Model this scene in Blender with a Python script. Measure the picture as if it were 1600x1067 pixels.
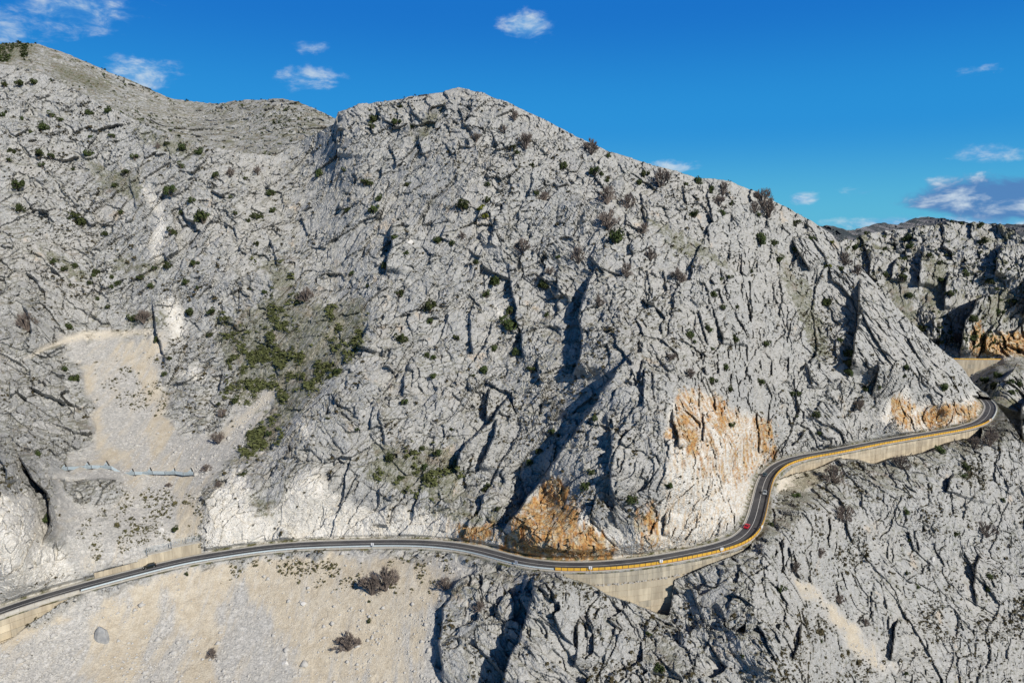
import bpy, bmesh, math, random, time
import numpy as np
from mathutils import Vector, Matrix
T0 = time.time()
scene = bpy.context.scene
for o in list(bpy.data.objects): bpy.data.objects.remove(o)
COL = scene.collection
rnd = random.Random(7)
R = np.random.RandomState(11)

# ------------------------------------------------------------------ camera, sky, sun, exposure
H = 120.0            # the drone hovers 120 m above the road (road plane z = 0)
SC = H / 115.0
PITCH = math.radians(9.5)
cam_d = bpy.data.cameras.new('camera'); cam_d.lens = 24.0; cam_d.sensor_width = 36.0
cam_d.clip_start = 1.0; cam_d.clip_end = 30000.0
cam = bpy.data.objects.new('camera', cam_d); COL.objects.link(cam)
cam.location = (0, 0, H); cam.rotation_euler = (math.radians(90) - PITCH, 0, 0)
scene.camera = cam

SUN_EL = math.radians(33.0)
SUN_AZ = math.radians(137.0)      # compass-like: 0 = away from the camera (+Y), 90 = right (+X)
sd = Vector((math.sin(SUN_AZ) * math.cos(SUN_EL), math.cos(SUN_AZ) * math.cos(SUN_EL), math.sin(SUN_EL)))
sun_l = bpy.data.lights.new('sun', 'SUN'); sun_l.energy = 5.0; sun_l.angle = math.radians(0.5); sun_l.color = (1.0, 0.945, 0.86)
sun = bpy.data.objects.new('sun', sun_l); COL.objects.link(sun)
sun.rotation_euler = sd.to_track_quat('Z', 'Y').to_euler(); sun.location = (200, -200, 400)

scene.cycles.max_bounces = 3; scene.cycles.diffuse_bounces = 2; scene.cycles.glossy_bounces = 1
vs = scene.view_settings
vs.view_transform = 'Standard'; vs.look = 'None'; vs.gamma = 1.0; vs.exposure = 0.0
vs.use_curve_mapping = False

def pxdir(px, py):
    a = (px - 800.0) / 1066.67; b = (533.5 - py) / 1066.67
    cp, sp = math.cos(PITCH), math.sin(PITCH)
    return Vector((a, cp + b * sp, -sp + b * cp))

# ------------------------------------------------------------------ node helper
class NT:
    def __init__(s, tree): s.t = tree; s.n = tree.nodes; s.l = tree.links
    def new(s, typ, ins=None, **props):
        n = s.n.new(typ)
        for k, v in props.items(): setattr(n, k, v)
        if ins:
            for k, v in ins.items():
                sk = n.inputs[k]
                if isinstance(v, bpy.types.NodeSocket): s.l.new(v, sk)
                else: sk.default_value = v
        return n
    def math(s, op, a, b=None, c=None, clamp=False, T='ShaderNodeMath'):
        n = s.n.new(T); n.operation = op; n.use_clamp = clamp
        for i, v in enumerate((a, b, c)):
            if v is None: continue
            if isinstance(v, bpy.types.NodeSocket): s.l.new(v, n.inputs[i])
            else: n.inputs[i].default_value = v
        return n.outputs[0]
    def vmath(s, op, a, b=None, c=None, scale=None):
        n = s.n.new('ShaderNodeVectorMath'); n.operation = op
        for i, v in enumerate((a, b, c)):
            if v is None: continue
            if isinstance(v, bpy.types.NodeSocket): s.l.new(v, n.inputs[i])
            else: n.inputs[i].default_value = v
        if scale is not None:
            if isinstance(scale, bpy.types.NodeSocket): s.l.new(scale, n.inputs['Scale'])
            else: n.inputs['Scale'].default_value = scale
        return n.outputs['Value'] if op in ('DOT_PRODUCT', 'LENGTH', 'DISTANCE') else n.outputs[0]
    def ss(s, x, lo, hi, a=0.0, b=1.0):
        n = s.new('ShaderNodeMapRange', interpolation_type='SMOOTHSTEP')
        for i, v in enumerate((x, lo, hi, a, b)):
            if isinstance(v, bpy.types.NodeSocket): s.l.new(v, n.inputs[i])
            else: n.inputs[i].default_value = v
        return n.outputs[0]
    def mix(s, f, a, b, mode='MIX'):
        n = s.n.new('ShaderNodeMix'); n.data_type = 'RGBA'; n.blend_type = mode
        for i, v in ((0, f), (6, a), (7, b)):
            if isinstance(v, bpy.types.NodeSocket): s.l.new(v, n.inputs[i])
            else: n.inputs[i].default_value = (v if i == 0 or len(v) == 4 else (*v, 1))
        return n.outputs[2]
    def noise(s, vec, scale, detail=2.0, rough=0.5, dist=0.0):
        n = s.new('ShaderNodeTexNoise', {'Scale': scale, 'Detail': detail, 'Roughness': rough, 'Distortion': dist})
        if vec is not None: s.l.new(vec, n.inputs['Vector'])
        return n
    def voro(s, vec, scale, feature='F1', rand=1.0):
        n = s.new('ShaderNodeTexVoronoi', {'Scale': scale, 'Randomness': rand}, feature=feature)
        s.l.new(vec, n.inputs['Vector'])
        return n

# ------------------------------------------------------------------ world: Nishita sky with a few clouds
world = bpy.data.worlds.new('World'); scene.world = world; world.use_nodes = True
world.cycles.sampling_method = 'MANUAL'; world.cycles.sample_map_resolution = 256
wt = NT(world.node_tree); wt.n.clear()
sky = wt.new('ShaderNodeTexSky', sky_type='NISHITA', sun_disc=False, sun_elevation=SUN_EL, sun_rotation=SUN_AZ,
             altitude=600, air_density=1.0, dust_density=0.2, ozone_density=4.0)
gen = wt.new('ShaderNodeTexCoord').outputs['Generated']
dirn = wt.vmath('NORMALIZE', gen)
skyc = wt.new('ShaderNodeHueSaturation', {'Saturation': 1.22, 'Value': 1.0, 'Color': sky.outputs[0]}).outputs[0]
skyc = wt.mix(1.0, skyc, (0.80, 1.05, 1.12), 'MULTIPLY')
def cloud_blobs(blobs, nscale, thr, soft, stretch=2.2):
    """union of soft ellipses in direction space, broken up with noise"""
    acc = None
    for (px, py, wx, wy, dens) in blobs:
        c = pxdir(px, py).normalized()
        right = Vector((1, 0, 0)); right = (right - c * right.dot(c)).normalized(); up = right.cross(c).normalized()
        d = wt.vmath('SUBTRACT', dirn, tuple(c))
        u = wt.math('DIVIDE', wt.vmath('DOT_PRODUCT', d, tuple(right)), wx / 1250.0)
        v = wt.math('DIVIDE', wt.vmath('DOT_PRODUCT', d, tuple(up)), wy / 1250.0)
        r2 = wt.math('SQRT', wt.math('ADD', wt.math('MULTIPLY', u, u), wt.math('MULTIPLY', v, v)))
        m = wt.math('MULTIPLY', wt.ss(r2, 0.0, 1.15, 1.0, 0.0), dens)
        acc = m if acc is None else wt.math('MAXIMUM', acc, m)
    vv = wt.vmath('MULTIPLY', dirn, (1.0, 1.0, stretch))
    nz = wt.noise(vv, nscale, 5.0, 0.62, 0.3).outputs[0]
    s = wt.math('ADD', acc, wt.math('MULTIPLY', wt.math('SUBTRACT', nz, 0.5), 1.5))
    s = wt.math('MULTIPLY', wt.ss(s, thr, thr + soft), wt.ss(acc, 0.02, 0.3))
    return s, nz
white = [(822, 40, 74, 36, 1.0), (492, 73, 60, 20, .6), (482, 122, 90, 30, .68), (215, 116, 84, 40, .95), (120, 12, 150, 62, .72), (15, 48, 60, 60, .62),
         (1540, 240, 72, 22, .85), (1525, 110, 50, 16, .5), (1254, 311, 42, 17, .9), (1345, 301, 50, 14, .6), (1052, 259, 90, 16, .75), (1470, 350, 230, 20, 1.1)]
cw, nzw = cloud_blobs(white, 24.0, 0.30, 0.75)
dark = [(1580, 312, 200, 52, 1.3), (1480, 318, 110, 22, .95)]
cd, nzd = cloud_blobs(dark, 17.0, 0.36, 0.5)
# the clear sky: Nishita, deepened to the saturated winter blue of this day
el = wt.new('ShaderNodeSeparateXYZ', {0: dirn}).outputs[2]
rampn = wt.new('ShaderNodeValToRGB'); cr = rampn.color_ramp; cr.interpolation = 'EASE'
stops = [(0.0, (.16, .30, .36)), (.46, (.26, .44, .50)), (.502, (.085, .48, .73)), (.57, (.018, .29, .72)), (.645, (.008, .175, .62)), (.71, (.004, .085, .33)), (.80, (.003, .042, .17)), (1.0, (.002, .025, .10))]
while len(cr.elements) < len(stops): cr.elements.new(.5)
for e, (p_, c_) in zip(cr.elements, stops): e.position = p_; e.color = (*c_, 1)
wt.l.new(wt.math('ADD', wt.math('MULTIPLY', el, .5), .5), rampn.inputs[0])
SK = 0.06
grad = wt.vmath('SCALE', rampn.outputs[0], scale=1.0 / SK)
skyc = wt.mix(.88, skyc, grad)
def lin(r, g, b_): return tuple((((v / 255 + .055) / 1.055) ** 2.4) / SK for v in (r, g, b_))
bright_w = wt.mix(wt.ss(nzw, .40, .66), lin(110, 170, 222), lin(205, 220, 232))
shade_d = wt.mix(wt.ss(nzd, .49, .74), lin(84, 126, 184), lin(212, 222, 234))
c1 = wt.mix(wt.math('MULTIPLY', cw, 0.85), skyc, bright_w)
c2 = wt.mix(wt.math('MULTIPLY', cd, 0.88), c1, shade_d)
bg = wt.new('ShaderNodeBackground', {'Color': c2, 'Strength': SK})
wo = wt.new('ShaderNodeOutputWorld'); wt.l.new(bg.outputs[0], wo.inputs[0])

# ------------------------------------------------------------------ terrain maths (control points: column, row, distance)
CP, SP = math.cos(PITCH), math.sin(PITCH)
F = 1066.67
def kz(py):
    b = (533.5 - py) / F
    return (-SP + b * CP) / (CP + b * SP)
def kx(px, py):
    b = (533.5 - py) / F
    return ((px - 800.0) / F) / (CP + b * SP)
def P3(px, py, Y): return Vector((kx(px, py) * Y, Y, H + kz(py) * Y))
def plane_Y(py, z=0.0): return (z - H) / kz(py)
def on_road(px, py, z=0.0): return P3(px, py, plane_Y(py, z))

center = [(0,956.6),(37.5,943.2),(75,932),(112.5,921),(150,911),(187.5,901),(225,891.4),(262.5,882),(300,873.6),(337.5,868),
 (375,862),(412.5,856.9),(450,853.2),(487.5,851),(525,849.8),(562.5,848.8),(600,848),(637.5,848),(675,849.4),(712.5,853),
 (750,860),(787.5,870.2),(812,877.2),(844,882),(881,884.6),(920,884.4),(955,882.2),(992.5,878.8),(1030,873.4),(1067.5,866.6),
 (1105,859),(1140,849.4),(1160,840),(1172.4,827),(1180.3,809.4),(1186.9,783),(1192.5,758.7),(1200,741.9),(1215,727.8),
 (1233.8,719.4),(1260,712.8),(1300,706),(1337.5,698.4),(1375,691),(1412.5,684.6),(1450,678.4),(1487.5,672),(1510,667),
 (1529,660.6),(1541.5,651),(1547.5,638),(1545,629.7),(1537,622)]
ext = [(-180,1024),(-90,990)]
cw_pts = [on_road(*p) for p in ext + center]
# the road goes on round the back of the ridge and returns over the far retaining wall
hid = [(330, 475), (316, 497), (306, 520), (308, 545), (322, 568), (345, 585), (375, 597)]
far_pts = [Vector((SC * x, SC * y, 0)) for x, y in hid]
farline = [on_road(px, 561.2) for px in (1500, 1540, 1580, 1620, 1680, 1760)]
n_near = len(cw_pts)
def catmull(pts, step):
    out = []
    n = len(pts)
    for i in range(n - 1):
        p0 = pts[max(i - 1, 0)]; p1 = pts[i]; p2 = pts[i + 1]; p3 = pts[min(i + 2, n - 1)]
        m = max(1, int((p2 - p1).length / step))
        for j in range(m):
            t = j / m; t2 = t * t; t3 = t2 * t
            out.append(0.5 * ((2 * p1) + (p2 - p0) * t + (2 * p0 - 5 * p1 + 4 * p2 - p3) * t2 + (3 * p1 - p0 - 3 * p2 + p3) * t3))
    out.append(pts[-1]); return out
def smooth_line(pts, it):
    for _ in range(it):
        pts = [pts[0]] + [(pts[i - 1] + pts[i] * 2 + pts[i + 1]) / 4 for i in range(1, len(pts) - 1)] + [pts[-1]]
    return pts
near_line = smooth_line(catmull(cw_pts, 2.0), 14)
RL = np.array([[p.x, p.y] for p in near_line])
HW = 3.15            # half the asphalt
def line_dist(X, Y, L):
    """signed distance to polyline L (positive on the far / mountain side)"""
    best = np.full(X.shape, 1e9); sg = np.zeros(X.shape)
    for i in range(len(L) - 1):
        ax, ay = L[i]; dx, dy = L[i + 1] - L[i]; q = dx * dx + dy * dy + 1e-9
        t = np.clip(((X - ax) * dx + (Y - ay) * dy) / q, 0, 1)
        ex = X - ax - t * dx; ey = Y - ay - t * dy; d = ex * ex + ey * ey
        m = d < best; best[m] = d[m]; sg[m] = np.sign(dx * ey - dy * ex)[m]
    return np.sqrt(best) * sg

GX0, GX1, GY0, GY1, GS = -176, 1776, 40, 1216, 4.0
gx = np.arange(GX0, GX1 + 1, GS); gy = np.arange(GY0, GY1 + 1, GS)
CX, CY = np.meshgrid(gx, gy)                       # coarse lookup grid in view angles
def samp(G, px, py):
    u = np.clip((px - GX0) / GS, 0, G.shape[1] - 1.001); v = np.clip((py - GY0) / GS, 0, G.shape[0] - 1.001)
    i = u.astype(int); j = v.astype(int); fu = u - i; fv = v - j
    return (G[j, i] * (1 - fu) + G[j, i + 1] * fu) * (1 - fv) + (G[j + 1, i] * (1 - fu) + G[j + 1, i + 1] * fu) * fv
def vnoise(px, py, size, seed, octaves=3):
    """cheap smooth value noise in -1..1"""
    r = np.random.RandomState(seed); out = 0; amp = 1; tot = 0
    for o in range(octaves):
        g = r.rand(160, 260) * 2 - 1; s = size / 2 ** o
        u = ((px + 400) / s) % 258; v = ((py + 100) / s) % 158
        i = u.astype(int); j = v.astype(int); fu = u - i; fv = v - j
        fu = fu * fu * (3 - 2 * fu); fv = fv * fv * (3 - 2 * fv)
        out = out + amp * ((g[j, i] * (1 - fu) + g[j, i + 1] * fu) * (1 - fv) + (g[j + 1, i] * (1 - fu) + g[j + 1, i + 1] * fu) * fv)
        tot += amp; amp *= 0.5
    return out / tot
def tps(pts, lam=0.4):
    A = np.array(pts, float); X = A[:, :2] / 200.0; z = A[:, 2]; n = len(A)
    d2 = ((X[:, None] - X[None]) ** 2).sum(-1)
    K = 0.5 * d2 * np.log(d2 + 1e-12); K[np.arange(n), np.arange(n)] = lam * 0.01
    Pm = np.hstack([np.ones((n, 1)), X]); M = np.zeros((n + 3, n + 3)); M[:n, :n] = K; M[:n, n:] = Pm; M[n:, :n] = Pm.T
    w = np.linalg.solve(M, np.concatenate([z, np.zeros(3)]))
    def f(px, py):
        q = np.stack([px.ravel(), py.ravel()], 1) / 200.0; o = w[n] + q @ w[n + 1:]
        for i in range(n):
            r2 = ((q - X[i]) ** 2).sum(1); o = o + w[i] * 0.5 * r2 * np.log(r2 + 1e-12)
        return o.reshape(px.shape)
    return f
def sstep(x, a, b):
    t = np.clip((x - a) / (b - a), 0, 1); return t * t * (3 - 2 * t)
def poly_sd(px, py, poly):
    """signed distance to a closed polygon (negative inside)"""
    L = np.array(poly, float); n = len(L); best = np.full(px.shape, 1e12); ins = np.zeros(px.shape, bool)
    for i in range(n):
        ax, ay = L[i]; bx, by = L[(i + 1) % n]; dx, dy = bx - ax, by - ay; q = dx * dx + dy * dy + 1e-9
        t = np.clip(((px - ax) * dx + (py - ay) * dy) / q, 0, 1)
        best = np.minimum(best, (px - ax - t * dx) ** 2 + (py - ay - t * dy) ** 2)
        if ay != by:
            c = ((ay > py) != (by > py)) & (px < (bx - ax) * (py - ay) / (by - ay) + ax); ins ^= c
    d = np.sqrt(best); return np.where(ins, -d, d)
def mask(px, py, polys, soft=8.0):
    m = np.zeros(px.shape)
    for p in polys: m = np.maximum(m, 1 - sstep(poly_sd(px, py, p), -soft, soft))
    return m

# ---- upper face (above the road)
UP = [(0,900,194),(0,830,200),(0,770,206),(0,700,232),(0,600,262),(0,500,296),(0,400,332),(0,300,372),(0,200,414),(0,95,462),
 (-170,980,172),(-170,850,186),(-170,650,245),(-170,450,310),(-170,250,390),(-170,90,465),
 (60,870,205),(90,800,222),(120,700,256),(120,600,292),(120,520,322),(120,420,352),(120,300,392),(120,200,428),(110,135,455),
 (240,850,226),(240,800,239),(240,740,256),(240,650,287),(240,540,326),(250,500,336),(250,430,352),(240,300,388),(240,200,428),
 (170,560,314),(180,520,330),
 (370,800,238),(360,740,252),(360,640,290),(370,540,320),(370,440,345),(360,340,374),(360,232,415),
 (480,780,241),(480,700,253),(470,620,280),(470,540,305),(480,450,338),(480,350,376),(480,235,424),
 (540,180,404),(540,260,385),(545,350,358),(550,440,330),(545,520,302),(530,620,272),(560,700,256),(600,780,243),
 (620,150,402),(640,250,376),(640,350,350),(640,450,320),(640,550,293),(640,640,270),
 (720,800,240),(720,740,254),(720,660,270),(720,600,285),(720,500,308),(720,400,331),(720,300,353),(720,200,376),(720,136,396),
 (850,790,248),(830,700,259),(830,620,277),(840,500,310),(850,400,333),(850,300,356),(850,190,385),
 (930,720,240),(920,800,230),(960,640,254),(990,560,268),(950,450,318),(960,350,342),(970,250,380),
 (1000,840,224),(1010,760,232),(1020,680,244),(1040,620,256),(1060,520,296),(1060,420,332),(1070,330,362),(1080,272,388),
 (1120,820,240),(1120,740,250),(1110,650,268),(1150,700,272),(1140,560,304),(1150,450,344),(1160,350,378),(1180,296,402),
 (1200,700,324),(1210,640,336),(1220,560,356),(1230,450,382),(1240,380,402),(1270,345,416),
 (1300,690,340),(1300,600,362),(1310,500,386),(1310,410,408),(1400,660,356),(1400,580,376),(1400,500,398),(1400,475,406),
 (1480,640,376),(1480,560,410),(1520,630,392),(1515,600,424)]
# ---- lower face (below the road)
LO = [(-170,1100,163),(-170,1200,150),(0,1067,172),(0,1010,180),(0,1200,152),(100,1000,190),(100,1067,180),(200,960,203),(200,1067,184),(200,1200,160),
 (350,920,217),(350,1000,202),(350,1067,189),(350,1200,165),(500,900,222),(500,980,208),(500,1067,193),(500,1200,169),
 (620,900,220),(620,980,207),(620,1067,194),(620,1200,170),(720,900,218),(740,960,206),(740,1067,192),(750,1200,170),
 (860,905,211),(860,960,203),(870,1067,192),(880,1200,172),(960,940,213),(960,1000,200),(980,1067,191),(980,1200,172),
 (1050,930,221),(1060,1000,206),(1080,1067,192),(1080,1200,172),(1130,900,220),(1140,960,209),(1160,1067,196),(1180,1200,178),
 (1200,850,234),(1210,900,226),(1230,980,212),(1240,1067,198),(1260,1200,180),(1215,770,300),(1250,760,306),(1280,740,318),(1250,800,268),(1290,790,290),(1300,860,277),
 (1310,950,262),(1320,1067,244),(1340,1200,226),(1400,760,318),(1400,830,304),(1400,920,287),(1410,1067,263),(1420,1200,243),
 (1500,720,346),(1500,800,328),(1500,900,308),(1510,1067,278),(1520,1200,257),(1570,670,376),(1580,720,358),(1600,800,340),
 (1600,900,319),(1600,1067,288),(1600,1200,267),(1770,800,346),(1770,950,316),(1770,1200,268)]
UP = [(x, y, d * SC) for x, y, d in UP]; LO = [(x, y, d * SC) for x, y, d in LO]
nl = len(near_line)
for i in range(4, nl - 1, 9):
    p = near_line[i]; t = (near_line[i + 1] - near_line[i - 1]).normalized(); nrm = Vector((-t.y, t.x, 0))
    for off, dest, z in ((HW + 1.4, UP, 0.0), (-HW - 1.2, LO, 0.0)):
        q = p + nrm * off
        for h in ((0.0, 9.0) if off > 0 else (0.0,)):
            w = q + nrm * (h * 0.35); w.z = z + h
            d = w.y; dz = (w.z - H) / d; b = (dz * CP + SP) / (CP - dz * SP)
            py = 533.5 - b * F; px = 800 + w.x / d * (CP + b * SP) * F
            dest.append((px, py, d))
Yup = tps(UP)(CX, CY); Ylo = tps(LO)(CX, CY)
print('tps', round(time.time() - T0, 1))

# ---- scarps: lines whose right-hand block stands proud; (polyline, height m, fade width px)
SCARPS = [
 ([(988,545),(965,582),(930,628),(900,670),(868,718),(835,768),(800,808),(778,842)], 11.5, 120),
 ([(932,408),(918,440),(905,482),(907,540),(897,592)], 10.5, 60),
 ([(622,345),(608,390),(600,424)], 7, 40), ([(572,500),(562,545)], 5, 40),
 ([(796,408),(800,450),(808,478),(813,545),(818,572)], 5, 35), ([(837,558),(850,602)], 4, 30),
 ([(760,602),(757,658)], 5, 22), ([(798,608),(768,655),(745,672),(729,690),(714,722),(712,748)], 5.5, 35), ([(778,648),(766,690),(752,738)], 5, 30),
 ([(740,468),(735,520),(742,560)], 3, 30),
 ([(1340,432),(1337,500),(1331,592)], 9, 45), ([(1238,372),(1250,398),(1268,424)], 6, 40), ([(1258,560),(1272,612)], 3.5, 30),
 ([(1375,560),(1362,620)], 4, 25), ([(1215,430),(1222,500)], 2.5, 25),
 ([(760,876),(720,908),(692,950),(688,1000),(690,1080)], 2.6, 50), ([(836,888),(828,935),(814,985),(798,1035),(782,1090)], 7.5, 110),
 ([(1050,905),(1043,935),(1046,962)], 2, 40), ([(905,960),(895,1040)], 2.5, 25), ([(1490,735),(1480,768)], 5, 40), ([(1145,925),(1180,950)], 2.5, 20),
 ([(20,700),(45,742),(72,775),(78,812),(68,850)], 8, 40), ([(35,470),(45,520),(35,545)], 5, 30), ([(-20,690),(5,730),(8,760)], 6, 30),
 ([(656,208),(664,242)], 5, 22), ([(526,186),(527,250)], 6, 40), ([(700,350),(690,372)], 3, 15), ([(775,345),(765,385)], 4, 20),
 ([(238,470),(246,520),(252,575)], 4, 22), ([(110,300),(108,320)], 3, 12), ([(1055,640),(1060,700)], 3.5, 25), ([(1100,640),(1096,690)], 3, 20),
 ([(1045,800),(1040,840)], 2.5, 18), ([(945,640),(952,720),(960,790)], 3.5, 30), ([(1010,570),(1000,640)], 3, 25), ([(1180,640),(1190,710)], 3.5, 22),
 ([(1130,425),(1142,470)], 2.5, 20), ([(1006,560),(1000,600)], 3, 22), ([(470,330),(485,380)], 3, 25), ([(360,350),(368,380)], 2.5, 20),
 ([(640,560),(628,620)], 2.5, 30), ([(590,640),(598,700)], 2, 30), ([(875,410),(868,470)], 3, 26), ([(1010,420),(1020,470)], 2.5, 26),
 ([(1090,470),(1105,540)], 2.5, 30), ([(1320,790),(1332,850)], 2.5, 30), ([(1230,850),(1246,905)], 3.5, 30), ([(1400,960),(1392,1030)], 3, 30),
 ([(1250,970),(1238,1030)], 4, 25), ([(1530,860),(1520,950)], 2.5, 30), ([(205,270),(214,330)], 2.5, 20), ([(420,370),(432,430)], 2.5, 22)]
def scarp_field(px, py, lst):
    D = np.zeros(px.shape)
    for line, h, w in lst:
        L = np.array(line, float); x0, y0 = L.min(0) - 3 * w - 30; x1, y1 = L.max(0) + 3 * w + 30
        sel = (px > x0) & (px < x1) & (py > y0) & (py < y1)
        if not sel.any(): continue
        X = px[sel]; Y = py[sel]; best = np.full(X.shape, 1e9); sg = np.zeros(X.shape); tt = np.zeros(X.shape)
        seg = np.hypot(*(L[1:] - L[:-1]).T); cum = np.concatenate([[0], np.cumsum(seg)]); tot = cum[-1]
        for i in range(len(L) - 1):
            ax, ay = L[i]; dx, dy = L[i + 1] - L[i]; q = dx * dx + dy * dy
            t = np.clip(((X - ax) * dx + (Y - ay) * dy) / q, 0, 1); ex = X - ax - t * dx; ey = Y - ay - t * dy; d = ex * ex + ey * ey
            m = d < best; best[m] = d[m]; sg[m] = -np.sign(dx * ey - dy * ex)[m]; tt[m] = (cum[i] + t * seg[i])[m] / tot
        d = np.sqrt(best); env = sstep(tt, -0.02, 0.22) * sstep(1 - tt, -0.02, 0.16)
        right = sg > 0
        f = np.where(right, np.exp(-(d / w) ** 1.3), 0.0) * (1 - sstep(-d * sg, -2.0, 1.0) * 0)
        edge = sstep(d * sg, -1.2, 1.8)
        f = np.where(right, f * edge, 0) - np.where(right, 0, 0.22 * np.exp(-d / (w * 0.5)))
        D[sel] += -h * 1.12 * f * env
    return D

# walls' recesses: pixels where the terrain lies behind a retaining wall
WALLZ = [[(872,884),(960,880),(1060,866),(1140,848),(1178,838),(1172,856),(1150,868),(1110,882),(1085,892),(1052,905),(1046,962),(1030,958),(1005,948),(975,938),(950,930),(925,916),(905,908),(880,900)],
         [(1203,760),(1212,738),(1240,722),(1300,708),(1400,690),(1490,676),(1536,668),(1533,686),(1506,686),(1478,693),(1450,707),(1422,712),(1394,716),(1366,726),(1337,718),(1312,717),(1290,728),(1268,736),(1240,742),(1222,748),(1207,752)],
         [(-180,1000),(0,955),(128,918),(118,930),(94,944),(52,971),(19,995),(-60,1035),(-180,1075)]]
wall_sd = np.minimum.reduce([poly_sd(CX, CY, w) for w in WALLZ])

BULGE = [ # cx, cy, rx, ry, metres closer
 (20,840,62,75,9),(1040,715,75,110,5),(880,740,30,60,3),(240,500,30,70,4),(740,960,50,80,1.5),(860,925,40,40,3),(1120,900,60,40,2),
 (1470,560,60,90,-3),(700,610,60,60,3),(960,430,45,60,5),(1100,420,70,60,3),(1290,470,30,70,-4),(420,640,45,80,-5),(470,560,60,60,-6),
 (540,470,30,80,-5),(640,280,60,80,3),(560,240,30,60,4),(160,760,50,30,5),(300,600,30,60,4),(1385,590,35,50,5),(1450,790,60,40,5),(1330,930,60,80,4),(1250,1020,70,50,4)]

def surf_Y(px, py):
    """distance of the main terrain along +Y, plus region codes"""
    wx = vnoise(px, py, 46, 1, 4) * 9; wy = vnoise(px, py, 46, 2, 4) * 9
    dpl = samp(DPL, px, py)
    far = sstep(np.abs(dpl), 6, 14); qx = px + wx * far; qy = py + wy * far
    yu = samp(Yup, px, py); yl = samp(Ylo, px, py)
    sc = scarp_field(qx, qy, SCARPS)
    for cx, cy, rx, ry, h in BULGE: sc -= h * np.exp(-((qx - cx) / rx) ** 2 - ((qy - cy) / ry) ** 2)
    yp = np.where(py > 400, (-0.22 - H) / kz(np.maximum(py, 401)), 1e4)
    up = dpl >= 0
    base = np.where(up, yu, yl) + sc * far
    ws = samp(wall_sd, px + wx * .3, py + wy * .3)
    base = np.where((ws < 0) & ~up, np.maximum(base, np.maximum(samp(Ywall, px, py), 0) + 1.2), base)
    e = np.where(up, np.where((px > 146) & (px < 320), 3.2, 1.3), 0.9)
    k = sstep(np.abs(dpl), HW + e, HW + e + 3.0)
    Y = yp * (1 - k) + base * k
    return Y, dpl, ws
# road distance on the plane (only meaningful below the horizon)
gYp = np.where(CY > 400, -H / kz(np.maximum(CY, 401)), 1e4)
gXp = kx(CX, CY) * gYp
DPL = np.full(CX.shape, 200.0); m = CY > 560
DPL[m] = line_dist(gXp[m], gYp[m], RL)
DPL[(CY < 612) | ((CX < 1500) & (CY < 650))] = 200
# the wall plane: vertical face under the outer edge of the road
Ywall = np.zeros(CX.shape)
wl = []
for i in range(1, nl - 1):
    p = near_line[i]; t = (near_line[i + 1] - near_line[i - 1]).normalized(); q = p - Vector((-t.y, t.x, 0)) * (HW + 1.2); wl.append((q.x / q.y, q.y))
wl = np.array(wl); o = np.argsort(wl[:, 0]); cols = (CX - 800) / F / (CP + (533.5 - CY) / F * SP)
Ywall = np.interp(cols, wl[o, 0], wl[o, 1])
Ywall += 0
print('fields', round(time.time() - T0, 1))

TOP = [(-176,92),(0,97),(60,110),(110,135),(170,165),(230,195),(300,220),(350,232),(430,243),(470,220),(522,192),(528,174),(560,162),(600,156),
 (640,149),(690,142),(716,134),(750,142),(800,163),(850,185),(900,212),(950,234),(1000,250),(1050,264),(1090,276),(1140,281),(1180,297),
 (1230,322),(1270,345),(1300,365),(1330,402),(1370,442),(1400,477),(1440,517),(1480,552),(1500,568),(1522,598),(1536,611),(1552,622),(1562,636),(1575,652),
 (1600,692),(1640,732),(1776,800)]
TX = np.array([p[0] for p in TOP], float); TY = np.array([p[1] for p in TOP], float)

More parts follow.
